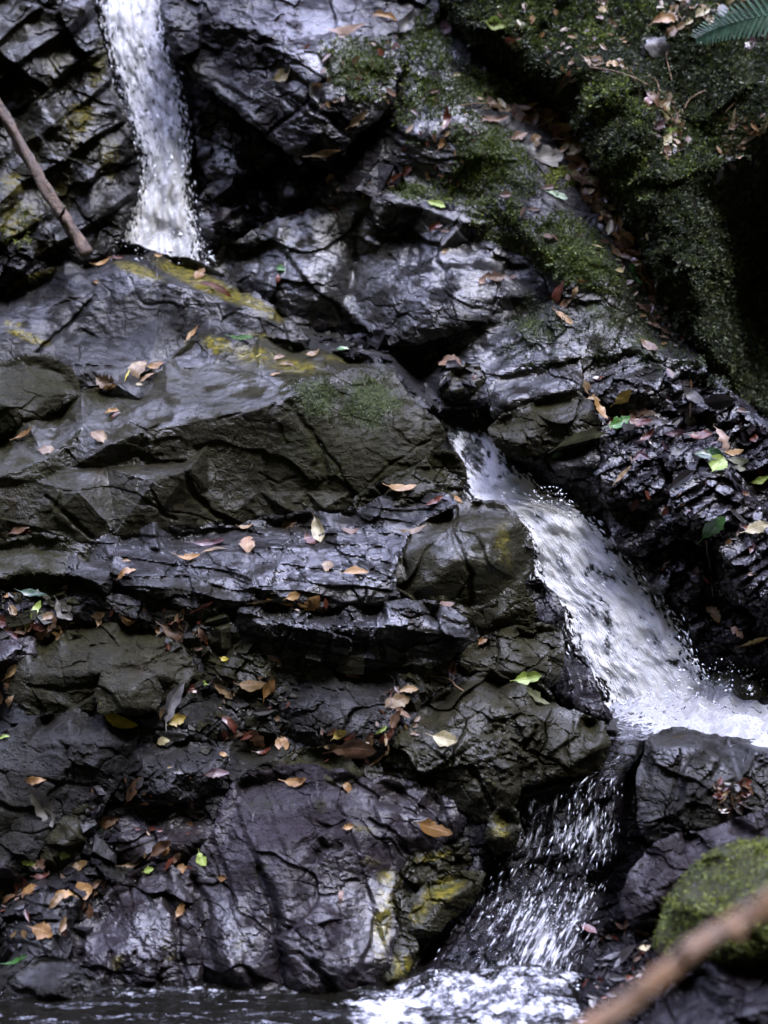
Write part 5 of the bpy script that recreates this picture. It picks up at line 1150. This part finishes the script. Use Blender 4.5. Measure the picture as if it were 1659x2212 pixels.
# u, v, length, angle, colour, width
LL = [
 (614, 166, 46, 25, 'cream', .6), (587, 471, 26, 20, 'lime', .5), (612, 457, 18, 60, 'orange', .5), (772, 258, 56, 40, 'tan', .3), (682, 200, 50, -65, 'grey', .4), (742, 68, 84, 18, 'pink', .22), (830, 38, 60, -8, 'orange', .3), (700, 330, 70, 12, 'tan', .22),
 (874, 57, 64, 62, 'grey', .4), (962, 66, 36, 80, 'mauve', .7), (1072, 53, 52, -8, 'lime', .5), (1107, 90, 36, -12, 'red', .6), (1137, 28, 24, 0, 'grey', .4), (1127, 58, 22, 60, 'olive', .5), (1282, 136, 46, -30, 'tan', .6), (1320, 142, 34, 10, 'orange', .6), (1235, 137, 20, 60, 'pink', .6), (1342, 148, 26, -50, 'tan', .4),
 (1434, 46, 58, 10, 'orange', .5), (1452, 30, 40, 60, 'tan', .4), (1449, 74, 44, 45, 'brown', .45), (1415, 106, 66, -60, 'grey', .75), (1517, 30, 42, 40, 'cream', .5), (1530, 42, 30, -10, 'tan', .5), (1562, 22, 34, 20, 'pink', .4), (1480, 12, 46, 70, 'brown', .4), (1300, 28, 40, 65, 'ochre', .4), (1298, 8, 30, 20, 'pink', .5), (1620, 98, 40, 70, 'mauve', .5), (1470, 0, 40, 30, 'tan', .4),
 (1095, 236, 96, 8, 'tan', .28), (1061, 226, 40, -65, 'brown', .5), (1065, 262, 60, 12, 'pink', .28), (1130, 234, 44, 15, 'orange', .5), (1182, 244, 38, -10, 'red', .5), (1204, 250, 44, 80, 'brown', .45), (966, 262, 54, 82, 'red', .34), (955, 310, 28, 65, 'orange', .5), (985, 164, 20, 20, 'cream', .5), (835, 243, 20, 70, 'orange', .5), (1222, 170, 44, 65, 'brown', .3),
 (1120, 298, 40, 35, 'pink', .5), (1155, 307, 46, 70, 'tan', .4), (1145, 328, 50, 80, 'grey', .3), (1182, 344, 66, 20, 'drab', .75), (1225, 315, 40, -15, 'orange', .5), (1250, 328, 44, -50, 'tan', .55), (1238, 302, 40, -40, 'brown', .4), (1218, 290, 40, -55, 'orange', .35), (1195, 268, 50, -30, 'brown', .35), (1240, 340, 30, 50, 'tan', .5),
 (1268, 384, 44, -50, 'tan', .45), (1280, 400, 46, -20, 'pink', .4), (1258, 420, 44, 80, 'brown', .4), (1292, 425, 44, -70, 'grey', .5), (1297, 460, 50, -60, 'tan', .4), (1327, 446, 34, -40, 'olive', .5), (1310, 482, 44, -30, 'pink', .45), (1325, 505, 44, -55, 'tan', .4), (1340, 527, 54, -35, 'brown', .35), (1312, 448, 30, 10, 'cream', .4), (1330, 550, 46, -60, 'tan', .4), (1285, 440, 40, -80, 'orange', .35), (1300, 500, 40, -70, 'grey', .4), (1350, 556, 44, -60, 'red', .35),
 (1202, 423, 46, -18, 'mint', .45), (942, 442, 42, -25, 'lime', .5), (942, 491, 38, 15, 'red', .4), (965, 500, 26, -20, 'brown', .4), (878, 371, 34, 45, 'red', .5), (836, 392, 66, 18, 'red', .25), (812, 402, 30, 5, 'brown', .4), (960, 545, 20, 40, 'tan', .5),
 (1437, 245, 46, 75, 'cream', .55), (1453, 258, 48, 70, 'pink', .4), (1471, 262, 56, 82, 'cream', .38), (1420, 258, 44, -60, 'grey', .5), (1449, 288, 40, -10, 'lime', .5), (1437, 308, 36, 55, 'cream', .45), (1440, 332, 26, 80, 'pink', .6), (1409, 214, 50, -60, 'brown', .4), (1378, 192, 56, -60, 'tan', .22), (1398, 222, 34, 60, 'red', .4), (1430, 228, 36, 30, 'tan', .5), (1418, 275, 40, 30, 'mauve', .4),
 (1588, 270, 34, 40, 'tan', .7), (1616, 300, 44, 35, 'tan', .3), (1647, 274, 36, 60, 'cream', .5), (1588, 338, 44, 70, 'cream', .25), (1572, 345, 40, 60, 'grey', .3), (1604, 318, 36, 10, 'brown', .4), (1547, 380, 56, 82, 'grey', .3), (1580, 300, 40, 20, 'pink', .35), (1575, 322, 30, 60, 'tan', .3), (1630, 288, 30, 0, 'orange', .4),
 (1067, 602, 50, 10, 'brown', .5), (1040, 610, 24, 60, 'pink', .5), (1352, 557, 44, -30, 'red', .5), (1369, 592, 56, -62, 'green', .3), (1393, 598, 64, -78, 'tan', .3), (1400, 620, 40, -80, 'red', .4), (1207, 636, 60, 65, 'red', .4), (1241, 633, 34, 75, 'tan', .3), (1217, 688, 52, -50, 'orange', .28), (1222, 655, 40, 50, 'brown', .4),
 (1463, 702, 24, 25, 'mint', .65), (1478, 717, 26, -70, 'mint', .6), (1398, 748, 44, -55, 'brown', .5), (972, 787, 46, -40, 'pink', .7), (1025, 817, 14, 60, 'red', .5),
 (1347, 857, 48, 40, 'ochre', .45), (1262, 843, 52, -65, 'tan', .38), (1283, 888, 56, -80, 'orange', .4), (1276, 868, 30, 10, 'tan', .5), (1496, 862, 56, -48, 'grey', .4), (1337, 926, 56, 35, 'green', .5), (1377, 923, 62, -6, 'red', .4), (1384, 897, 60, -8, 'brown', .38), (1490, 905, 80, 85, 'dark', .35), (1372, 905, 50, 20, 'brown', .3), (1420, 925, 60, -30, 'dark', .4), (1450, 940, 46, 10, 'mauve', .4), (1400, 950, 44, 40, 'red', .35),
 (1560, 955, 56, -75, 'pink', .35), (1578, 985, 44, 10, 'orange', .35), (1512, 952, 54, -8, 'red', .45), (1532, 985, 56, -6, 'darkgreen', .5), (1547, 1013, 42, 60, 'lime', .85), (1640, 1042, 44, 20, 'lime', .3), (1600, 1002, 44, -20, 'olive', .35), (1247, 940, 112, 18, 'olive', .2), (1200, 985, 28, 30, 'green', .45), (1347, 1032, 50, 50, 'tan', .2), (1309, 1042, 30, 70, 'grey', .3), (1460, 985, 40, 30, 'grey', .4), (1380, 990, 40, 50, 'mauve', .3),
 (1539, 1131, 64, 55, 'green', .48), (1634, 1147, 54, 12, 'cream', .55), (1542, 1331, 40, -60, 'tan', .5), (1592, 1370, 34, -50, 'brown', .5), (1637, 1385, 56, 15, 'ochre', .15),
 (221, 571, 40, 35, 'orange', .28), (250, 560, 32, 8, 'red', .35), (430, 597, 30, 70, 'orange', .5), (466, 626, 92, -28, 'red', .14), (340, 556, 20, 0, 'orange', .5), (208, 612, 14, 0, 'orange', .5), (607, 582, 24, -40, 'green', .6), (600, 604, 22, 80, 'red', .5),
 (415, 724, 42, 62, 'orange', .32), (520, 731, 52, 3, 'green', .22), (740, 757, 30, 5, 'green', .5), (677, 768, 32, 20, 'tan', .7), (617, 790, 34, -15, 'tan', .5), (600, 775, 26, 50, 'pink', .4), (595, 811, 24, 12, 'orange', .35), (560, 770, 14, 40, 'yellow', .3),
 (297, 802, 48, 82, 'tan', .6), (335, 793, 36, 28, 'orange', .45), (315, 816, 34, 45, 'orange', .2), (227, 825, 44, -15, 'tan', .75), (238, 836, 40, 8, 'orange', .25), (300, 832, 16, 0, 'cream', .6), (275, 812, 30, 80, 'yellow', .12), (241, 892, 34, 0, 'orange', .5), (250, 900, 28, 60, 'red', .35), (215, 945, 48, -45, 'tan', .55), (101, 975, 40, 0, 'tan', .75), (55, 937, 50, 28, 'orange', .2),
 (48, 1142, 58, 30, 'brown', .38), (62, 1150, 30, 20, 'red', .4), (272, 1241, 46, 32, 'orange', .42), (408, 1209, 52, -4, 'orange', .4), (533, 1179, 38, 85, 'orange', .65), (530, 1141, 32, 8, 'tan', .4), (452, 1175, 74, 2, 'mauve', .28), (462, 1189, 62, 5, 'tan', .16), (690, 1146, 58, -60, 'cream', .42), (669, 1170, 32, -70, 'red', .55), (624, 1134, 40, 30, 'brown', .6), (708, 1226, 26, 80, 'tan', .7), (767, 1237, 56, -8, 'orange', .36), (272, 1214, 20, 0, 'orange', .4),
 (632, 1289, 32, 20, 'orange', .6), (626, 1302, 76, -12, 'orange', .16), (676, 1300, 50, 50, 'orange', .5), (694, 1316, 34, 30, 'pink', .5), (565, 1299, 50, 10, 'tan', .16), (660, 1310, 30, -40, 'brown', .5),
 (111, 1269, 46, 8, 'green', .45), (132, 1280, 40, -50, 'orange', .35), (140, 1320, 56, -50, 'drab', .6), (75, 1322, 40, 65, 'lime', .4), (60, 1342, 32, 70, 'lime', .45), (102, 1336, 40, 20, 'tan', .5), (37, 1345, 34, 10, 'tan', .5), (12, 1347, 40, -20, 'red', .7), (95, 1368, 44, 30, 'brown', .6), (125, 1364, 36, -60, 'orange', .6), (20, 1289, 24, 30, 'orange', .5), (80, 1352, 40, -20, 'red', .5), (112, 1350, 36, 60, 'brown', .5), (50, 1360, 40, 20, 'brown', .5), (30, 1320, 30, -50, 'tan', .5), (70, 1285, 60, -15, 'darkgreen', .4), (28, 1366, 56, 5, 'red', .4),
 (366, 1325, 70, 3, 'drab', .24), (436, 1310, 46, 22, 'red', .18), (278, 1339, 34, -10, 'orange', .5), (212, 1329, 36, 8, 'tan', .4), (218, 1342, 24, 70, 'tan', .6), (385, 1366, 80, -15, 'brown', .5), (416, 1386, 56, -10, 'pink', .5), (400, 1352, 46, -40, 'tan', .4), (358, 1352, 40, 60, 'grey', .5), (438, 1372, 44, -60, 'brown', .4), (430, 1395, 40, 10, 'red', .4), (392, 1330, 34, 50, 'tan', .5), (345, 1362, 24, -30, 'orange', .5),
 (592, 1427, 40, -40, 'pink', .5), (604, 1432, 32, -60, 'tan', .3), (487, 1426, 18, -20, 'yellow', .7), (445, 1478, 60, 14, 'lime', .28), (412, 1489, 44, 10, 'red', .4), (483, 1492, 52, -38, 'tan', .38), (543, 1482, 58, 0, 'tan', .42), (576, 1487, 48, 62, 'orange', .5), (570, 1508, 24, -80, 'tan', .4), (368, 1519, 92, 62, 'grey', .3), (380, 1558, 40, 30, 'ochre', .6), (346, 1538, 26, 80, 'tan', .5),
 (246, 1566, 80, -20, 'yellow', .36), (493, 1566, 56, -45, 'red', .4), (352, 1601, 28, 15, 'cream', .65), (610, 1607, 36, -60, 'orange', .6), (554, 1594, 52, -45, 'brown', .5), (732, 1585, 34, 30, 'ochre', .6), (823, 1579, 30, 35, 'lime', .25), (765, 1617, 96, 4, 'brown', .42), (790, 1605, 50, 60, 'brown', .4), (480, 1632, 18, 0, 'orange', .7), (573, 1627, 36, 0, 'red', .4), (500, 1588, 40, 10, 'brown', .3), (725, 1612, 56, -5, 'tan', .3), (815, 1640, 40, 35, 'orange', .16),
 (25, 1453, 40, 50, 'tan', .5), (5, 1510, 36, 70, 'orange', .5), (23, 1516, 30, 60, 'tan', .6), (20, 1478, 34, 80, 'brown', .5), (760, 1459, 34, -15, 'pink', .4), (10, 1595, 26, 0, 'lime', .35),
 (1138, 1466, 60, 12, 'lime', .5), (1152, 1507, 62, -12, 'olive', .45), (963, 1600, 56, -25, 'cream', .65), (1484, 1586, 52, -2, 'orange', .26), (962, 1309, 34, 30, 'brown', .6), (1062, 1368, 40, 30, 'brown', .6), (1032, 1362, 34, 70, 'grey', .6), (1040, 1385, 26, 40, 'orange', .5), (972, 1454, 44, 75, 'red', .4), (880, 1492, 44, 20, 'tan', .4), (857, 1518, 52, 30, 'tan', .6), (848, 1560, 44, 60, 'brown', .4), (888, 1525, 50, 75, 'brown', .4), (865, 1540, 40, -20, 'pink', .4), (840, 1585, 34, 60, 'red', .4),
 (867, 1056, 64, 6, 'orange', .28), (988, 1083, 28, -60, 'orange', .6), (887, 1150, 60, 22, 'tan', .22), (940, 1085, 44, 30, 'red', .3), (755, 1150, 40, -10, 'brown', .4),
 (76, 1688, 54, 3, 'orange', .28), (92, 1738, 96, -62, 'drab', .42), (642, 1691, 52, -4, 'orange', .38), (748, 1704, 34, -60, 'orange', .55), (752, 1788, 26, 15, 'orange', .5), (225, 1788, 76, 8, 'darkgreen', .42), (232, 1776, 60, 15, 'brown', .4), (137, 1846, 22, -20, 'lime', .7), (61, 1863, 30, -15, 'lime', .5), (86, 1868, 42, 8, 'pink', .55), (173, 1873, 34, 20, 'tan', .75), (207, 1843, 32, 5, 'tan', .5), (347, 1831, 58, 35, 'brown', .4), (358, 1836, 30, 70, 'orange', .5), (288, 1868, 50, 14, 'tan', .28), (322, 1881, 24, 15, 'lime', .7), (436, 1858, 32, -60, 'lime', .6), (395, 1881, 28, -65, 'orange', .55), (482, 1897, 22, 0, 'orange', .6), (380, 1852, 26, 60, 'pink', .6),
 (174, 1926, 44, 25, 'orange', .6), (138, 1936, 46, 20, 'orange', .5), (210, 1917, 40, 35, 'brown', .4), (65, 1924, 44, 10, 'orange', .5), (48, 1908, 62, -80, 'red', .5), (391, 1969, 34, 75, 'orange', .55), (95, 2013, 52, -25, 'orange', .65), (132, 2001, 30, 50, 'tan', .4), (122, 1948, 40, 60, 'tan', .4), (204, 1908, 24, 30, 'pink', .5), (37, 2078, 62, 3, 'green', .2), (20, 1945, 40, 40, 'brown', .4), (90, 1895, 36, 10, 'red', .4), (735, 1938, 24, 80, 'pink', .4),
 (465, 1671, 52, 12, 'mauve', .35), (384, 1670, 30, -5, 'grey', .4), (290, 1706, 66, 60, 'brown', .3), (302, 1695, 34, 60, 'grey', .5), (930, 1789, 78, -14, 'orange', .42), (1570, 1714, 40, 20, 'tan', .2), (1590, 1722, 36, -10, 'pink', .2), (1560, 1728, 30, 40, 'tan', .2), (1392, 2051, 26, 30, 'cream', .7), (1277, 2048, 56, 80, 'grey', .3), (1337, 2083, 30, 80, 'grey', .35), (1350, 2000, 50, 10, 'brown', .3), (1320, 2070, 50, 30, 'dark', .3),
]
for q in LL:
    rr = np.random.default_rng(int(q[0] * 3 + q[1]))
    fresh = q[4] in ('green', 'darkgreen', 'lime', 'mint') and q[2] > 20
    leaf(q[0], q[1], q[2] * .97, q[3], q[4], q[5] if len(q) > 5 else .42, rr.uniform(.1, .9) if not fresh else .3, rr.uniform(.0, .5), .8 if q[2] > 70 else .38, .022 if q[4] == 'yellow' and q[2] > 60 else .016 if q[0] > 1240 and 780 < q[1] < 1420 else .004, 'fresh_leaf' if fresh else 'fallen_leaf')

groups = {}
for (o, u, v, L, w, curl, col) in LEAVES:
    k = min(range(len(PLACES)), key=lambda i: (PLACES[i][0] - u) ** 2 + (PLACES[i][1] - v) ** 2)
    size = 'large' if L > 65 else 'small' if L < 33 else ''
    shp = 'slender' if w < .32 else 'broad' if w >= .6 else ''
    kind = 'leaf' if o.name.startswith('fresh') else 'dead leaf'
    groups.setdefault((size, shp, CNAME[col], kind, PLACES[k][2]), []).append((v, o))
for (size, shp, cn, kind, pl), lst in groups.items():
    base = ' '.join(x for x in (size, shp, cn, kind) if x)
    lst.sort(key=lambda q: q[0])
    if len(lst) == 1: tag(lst[0][1], f'{base} {pl}', 'leaf', 'leaves lying on the rocks')
    else:
        nm = {2: ['upper of two', 'lower of two'], 3: ['highest of three', 'middle of three', 'lowest of three']}.get(len(lst), ['%s in a row of' % x for x in ('first', 'second', 'third', 'fourth', 'fifth', 'sixth')])
        pb = base.replace('leaf', 'leaves')
        for q, (vv, o) in zip(nm, lst): tag(o, f'{q} {pb} {pl}', 'leaf', 'leaves lying on the rocks')

# crumbled leaf litter and stone grit
def litter(name, label, polys, n, size, cols, seed):
    r = np.random.default_rng(seed)
    Vs, Fs, k = [], [], 0
    per = {c: ([], []) for c in cols}
    for _ in range(n):
        poly = polys[r.integers(len(polys))]
        us = [p[0] for p in poly]; vs = [p[1] for p in poly]
        for _t in range(20):
            u, v = r.uniform(min(us), max(us)), r.uniform(min(vs), max(vs))
            if inside(poly, np.array([u]), np.array([v]))[0]: break
        c, nn, d = at(u, v)
        nn = nn - FW * .4 + r.normal(0, .35, 3); nn /= np.linalg.norm(nn)
        a = r.uniform(0, 6.28); T = RT * math.cos(a) + UP * math.sin(a); T = T - nn * (T @ nn); T /= np.linalg.norm(T); B = np.cross(nn, T)
        L = size * r.lognormal(0, .4) * d / F; w = L * r.uniform(.2, .6)
        c = c + nn * .004
        k1, k2 = r.normal(0, .12), r.normal(0, .15)
        pr = [(-.5, 0), (-.22, .5), (.12, .46), (.5, 0), (.12, -.46), (-.22, -.5)]
        q = [c + T * L * x + B * w * y + nn * L * (k1 * x * 2 + k2 * y + .25 * abs(y) * w / L + .12) for x, y in pr]
        vv, ff = per[cols[r.integers(len(cols))]]
        b = len(vv); vv += q; ff += [(b, b + 1, b + 2, b + 3), (b, b + 3, b + 4, b + 5)]
    allv = np.array(sum([per[c][0] for c in cols], []))
    o_ = None
    fs, mi, b = [], [], 0
    for i, c in enumerate(cols):
        fs += [tuple(x + b for x in f) for f in per[c][1]]; mi += [i] * len(per[c][1]); b += len(per[c][0])
    o_ = mesh_obj(name, allv, np.array(fs), LM[cols[0]], uv=np.zeros((len(allv), 2)) + .5, smooth=False)
    for c in cols[1:]: o_.data.materials.append(LM[c])
    o_.data.polygons.foreach_set('material_index', np.array(mi[:len(o_.data.polygons)], np.int32))
    o_['kind'] = 'stuff'; o_['label'] = label
CREV = [[(1080, 225), (1160, 230), (1230, 280), (1290, 390), (1360, 530), (1410, 620), (1380, 610), (1310, 500), (1240, 390), (1200, 300)]]
litter('leaf_litter', 'crumbled dead leaves filling the crevice', CREV, 300, 24, ['tan', 'pink', 'orange', 'tan', 'pink', 'brown', 'cream'], 201)
litter('leaf_litter', 'dead leaf scraps on the mossy bank', [[(1400, -20), (1600, -20), (1640, 60), (1480, 100)], [(1390, 190), (1460, 200), (1490, 320), (1430, 350)], [(1540, 250), (1700, 250), (1650, 350), (1560, 370)], [(1000, -20), (1300, 0), (1400, 160), (1250, 200)]], 240, 17, ['tan', 'brown', 'pink', 'grey', 'cream', 'orange'], 202)
litter('leaf_litter', 'wet dark leaf scraps on the rubble right of the cascade', [[(1270, 820), (1450, 780), (1640, 900), (1650, 1080), (1450, 1060), (1300, 960)], [(1300, 1050), (1650, 1080), (1650, 1300), (1450, 1250)]], 90, 24, ['dark', 'red', 'dark', 'mauve', 'dark', 'brown'], 203)
litter('leaf_litter', 'dead leaf scraps in the ledge steps', [[(0, 1270), (160, 1270), (170, 1380), (0, 1380)], [(180, 1310), (460, 1310), (460, 1410), (360, 1400)], [(820, 1480), (900, 1480), (900, 1600), (830, 1600)], [(440, 1440), (640, 1470), (620, 1620), (480, 1600)], [(560, 1290), (720, 1290), (700, 1330), (560, 1320)]], 140, 16, ['brown', 'red', 'tan', 'dark', 'dark'], 204)
litter('leaf_litter', 'leaf scraps at the foot of the bank', [[(1330, 560), (1410, 620), (1480, 740), (1440, 760), (1380, 680)]], 50, 16, ['tan', 'brown', 'pink', 'red'], 208)
litter('leaf_litter', 'dead leaf scraps over the lower left rubble', [[(0, 1880), (240, 1860), (260, 1960), (120, 2060), (0, 2060)], [(180, 1680), (480, 1640), (460, 1880), (200, 1880)], [(680, 1580), (840, 1560), (830, 1660), (700, 1650)]], 110, 15, ['brown', 'red', 'dark', 'tan', 'dark'], 205)
litter('leaf_litter', 'debris on the rock by the lowest fall', [[(1270, 1990), (1440, 1980), (1440, 2140), (1270, 2200)], [(1540, 1690), (1620, 1690), (1610, 1760), (1550, 1750)]], 160, 20, ['dark', 'brown', 'grey', 'red'], 206)
litter('leaf_litter', 'leaf crumbs on the slab and gully', [[(560, 330), (900, 330), (900, 440), (600, 470)], [(900, 180), (1060, 220), (1000, 400), (860, 380)], [(620, 60), (860, 20), (860, 240), (700, 240)]], 170, 12, ['tan', 'red', 'brown', 'pink', 'grey'], 207)

# broken stone lying in the joints
def rubble_bits(name, label, polys, n, size, mat, seed):
    r = np.random.default_rng(seed)
    Vs, Fs = [], []
    cube = np.array([(x, y, z) for x in (-1, 1) for y in (-1, 1) for z in (-1, 1)], float)
    fc = np.array([(0, 1, 3, 2), (4, 6, 7, 5), (0, 4, 5, 1), (2, 3, 7, 6), (0, 2, 6, 4), (1, 5, 7, 3)])
    for _ in range(n):
        poly = polys[r.integers(len(polys))]
        us = [p[0] for p in poly]; vs = [p[1] for p in poly]
        for _t in range(20):
            u, v = r.uniform(min(us), max(us)), r.uniform(min(vs), max(vs))
            if inside(poly, np.array([u]), np.array([v]))[0]: break
        c, nn, d = at(u, v)
        L = size * r.lognormal(0, .5) * d / F
        q = cube * np.array([1, r.uniform(.5, .9), r.uniform(.25, .6)]) * (1 + r.uniform(-.45, .25, (8, 3)))
        a = r.uniform(0, 6.28); T = RT * math.cos(a) + UP * math.sin(a) * .5 + r.normal(0, .2, 3)
        m_ = nn + r.normal(0, .3, 3); m_ /= np.linalg.norm(m_)
        T = T - m_ * (T @ m_); T /= np.linalg.norm(T); B = np.cross(m_, T)
        Fs.append(fc + 8 * len(Vs)); Vs.append(c + (q[:, :1] * T + q[:, 1:2] * B + q[:, 2:] * m_) * L * .5)
    V = np.concatenate(Vs)
    z = np.zeros(len(V))
    o = mesh_obj(name, V, np.concatenate(Fs), M[mat], attrs={'algae': z, 'moss': z, 'wet': z + .35}, smooth=False)
    o['kind'] = 'stuff'; o['label'] = label
rubble_bits('rubble', 'wet black stone chips right of the cascade', [[(1270, 830), (1450, 790), (1640, 900), (1650, 1080), (1450, 1060), (1300, 960)], [(1240, 1050), (1650, 1080), (1650, 1420), (1520, 1400), (1330, 1160)], [(850, 760), (960, 780), (1050, 800), (1060, 900), (950, 900), (900, 840)]], 130, 15, 'black', 301)
rubble_bits('rubble', 'broken grey stone chips on the shelves', [[(0, 1270), (160, 1270), (170, 1380), (0, 1380)], [(180, 1310), (460, 1310), (560, 1420), (420, 1420)], [(420, 1430), (640, 1450), (640, 1640), (400, 1620)], [(880, 1440), (1000, 1440), (900, 1540)], [(600, 1400), (1010, 1420), (980, 1470), (620, 1470)]], 260, 16, 'olive', 302)
rubble_bits('rubble', 'broken stone chips above the pool', [[(0, 1880), (240, 1860), (260, 1960), (120, 2060), (0, 2060)], [(190, 1690), (280, 1690), (230, 1880), (180, 1880)], [(660, 690), (840, 730), (850, 790), (700, 760)]], 200, 16, 'black', 303)
rubble_bits('rubble', 'dark wet chips in the gully', [[(440, 330), (620, 340), (660, 420), (600, 480), (460, 520), (440, 430)], [(600, 340), (800, 340), (860, 400), (640, 430)]], 160, 22, 'black', 304)

# ------------------------------------------------------------------ sticks, stalks, sprigs and the fern
sk = tube_obj('stick', spline([P(u, v, d) for u, v, d in ((-60, 140, 5.62), (0, 236, 5.60), (50, 325, 5.585), (105, 420, 5.56), (150, 490, 5.54), (188, 552, 5.52))], 40), np.linspace(.013, .018, 40), M['stick'], sides=12, rough=.35, seed=3)
tag(sk, 'rotten brown stick leaning against the outcrop beside the upper waterfall', 'stick')
kn = [P(128, 470, 5.53), P(136, 458, 5.51), P(140, 446, 5.50)]
tube_obj('twig_stub', kn, [.006, .005, .003], M['twig'], sk, 6, .2, 4)
br = tube_obj('branch', spline([P(u, v, d) for u, v, d in ((1180, 2300, 1.62), (1290, 2212, 1.64), (1400, 2130, 1.66), (1520, 2040, 1.68), (1659, 1952, 1.70), (1850, 1840, 1.72))], 40), np.linspace(.0076, .0092, 40), M['branch'], sides=14, rough=.3, seed=6)
for (u0, v0, u1, v1) in ((1470, 2075, 1478, 2040), (1585, 2003, 1600, 2030)):
    tube_obj('twig_stub', [P(u0, v0, 1.672), P((u0 + u1) / 2, (v0 + v1) / 2, 1.665), P(u1, v1, 1.66)], [.007, .005, .0035], M['branch'], br, 8, .3, 9)
tag(br, 'blurred bare brown branch slanting across the near corner', 'branch')
TW = [((1442, 110, 1444, 180), 'thin dry stalk standing below the grey leaf on the bank'), ((1395, 170, 1425, 205), 'short dry stalk leaning in the bank gully'), ((1570, 250, 1590, 222), 'dry stalk sloping over the bank moss'), ((1280, 150, 1395, 190), 'thin twig hanging along the mossy bulge'), ((998, 234, 1080, 236), 'fine twig lying at the head of the crevice'), ((1490, 905, 1500, 862), 'leaf stalk on the wet rubble under the bank'),
      ((1532, 1160, 1541, 1285), 'long thin stem hanging on the black wall'), ((1130, 1715, 1290, 1672), 'dark root lying across the lip of the lowest fall'), ((1010, 1500, 920, 1460), 'fine twig in the cleft by the broken block'), ((1480, 240, 1520, 200), 'pale stalk leaning on the bank')]
for (a, lab) in TW:
    pts = []
    for t in np.linspace(0, 1, 9):
        u, v = a[0] * (1 - t) + a[2] * t + 5 * math.sin(4 * t + a[0]), a[1] * (1 - t) + a[3] * t - 6 * math.sin(3.1 * t)
        c, n, d = at(u, v); pts.append(c + n * .010)
    tag(tube_obj('twig', spline(pts, 16), np.linspace(.0028, .0016, 16) * (1.8 if 'root' in lab else 1), M['twig'] if ('root' in lab or 'stem' in lab) else M['stalk'], sides=6, rough=.2), lab, 'twig')

def plant(name, label, stem, leaves, mat, group=None):
    c, n, d = at(*stem[0])
    root = bpy.data.objects.new(name, None); COL.objects.link(root); root.location = c
    root.empty_display_size = .02
    tag(root, label, 'plant', group)
    pts = []
    for i, (u, v) in enumerate(stem):
        q, n, d = at(*stem[0]); pts.append(P(u, v, d - .012 - .012 * i))
    bpy.context.view_layer.update()
    tube_obj('stem', spline(pts, 10), np.linspace(.0016, .001, 10), M['fern'], root, 6)
    for (u, v, L, ang, w, col) in leaves:
        dd = zat(ZB, *stem[0]) - .035
        a = math.radians(ang); r = np.random.default_rng(int(u + v))
        T = RT * math.cos(a) + UP * math.sin(a) - FW * r.uniform(-.2, .3); T /= np.linalg.norm(T)
        nn = -FW + UP * .7 + RT * r.normal(0, .25); nn -= T * (nn @ T); nn /= np.linalg.norm(nn)
        p, f, uv = leaf_mesh(L * dd / F, w, .3, .2, int(u * 3 + v))
        p = P(u, v, dd) + p[:, :1] * T + p[:, 1:2] * np.cross(nn, T) + p[:, 2:] * nn
        mesh_obj('leaflet', p, f, LM[col], root, uv=uv)
plant('sprig', 'small sprig with pale green leaflets at the dark crevice edge', [(1012, 98), (1024, 84), (1042, 64)], [(1043, 66, 30, 60, .5, 'green'), (1028, 82, 28, 50, .45, 'lime'), (1018, 92, 26, 40, .5, 'green')], 'fern')
plant('sprig', 'small sprig with green leaves on the wet rubble right of the cascade', [(1560, 990), (1552, 1000), (1546, 1010)], [(1530, 984, 54, 170, .5, 'darkgreen'), (1600, 1012, 40, -10, .4, 'olive')], 'fern')

# fern frond hanging into the upper right corner
ft = bpy.data.objects.new('fern', None); COL.objects.link(ft)
tag(ft, 'blue-green fern frond reaching over the top of the mossy bank', 'fern')
sp_ = spline([P(u, v, d) for u, v, d in ((1830, 60, 5.62), (1740, 34, 5.50), (1659, 32, 5.44), (1590, 46, 5.42), (1540, 64, 5.42), (1503, 84, 5.43))], 60)
ft.location = sp_[0]
tube_obj('stem', sp_, np.linspace(.0026, .0008, 60), M['fern'], ft, 6)
for k in range(4, 59, 2):
    for sd_ in (-1, 1):
        c = sp_[k]; T0 = sp_[min(59, k + 1)] - sp_[k - 1]; T0 /= np.linalg.norm(T0)
        sdv = UP * sd_ - FW * .25 * sd_ * .5; sdv -= T0 * (sdv @ T0); sdv /= np.linalg.norm(sdv)
        T = sdv * .85 + T0 * .55 - UP * .12; T /= np.linalg.norm(T)
        nn = -FW + UP * .6; nn -= T * (nn @ T); nn /= np.linalg.norm(nn); B = np.cross(nn, T)
        ln = (.014 + .075 * (1 - k / 60) ** .75) * (1 if k > 8 else .9)
        vs, fs = [], []
        n_ = 9
        for i in range(n_):                                  # toothed lobes along each pinna
            x = (i + .5) / n_; wl = ln * .20 * (1 - x * .75); hl = ln / n_ * .62
            for s2 in (-1, 1):
                b = len(vs)
                o = c + T * ln * x
                vs += [o - T * hl, o + T * hl, o + T * hl * 1.2 + B * s2 * wl * .75, o + T * hl * 1.3 + B * s2 * wl - nn * ln * .02, o - T * hl * .3 + B * s2 * wl * .75]
                fs += [(b, b + 1, b + 2, b + 4), (b + 4, b + 2, b + 3, b + 3)]
        f3 = [q if q[2] != q[3] else q[:3] for q in fs]
        me = bpy.data.meshes.new('pinna'); me.from_pydata([tuple(q - sp_[0]) for q in np.array(vs)], [], f3)
        me.uv_layers.new(name='flow')
        me.materials.append(M['fern'])
        po = bpy.data.objects.new('pinna', me); COL.objects.link(po); po.parent = ft
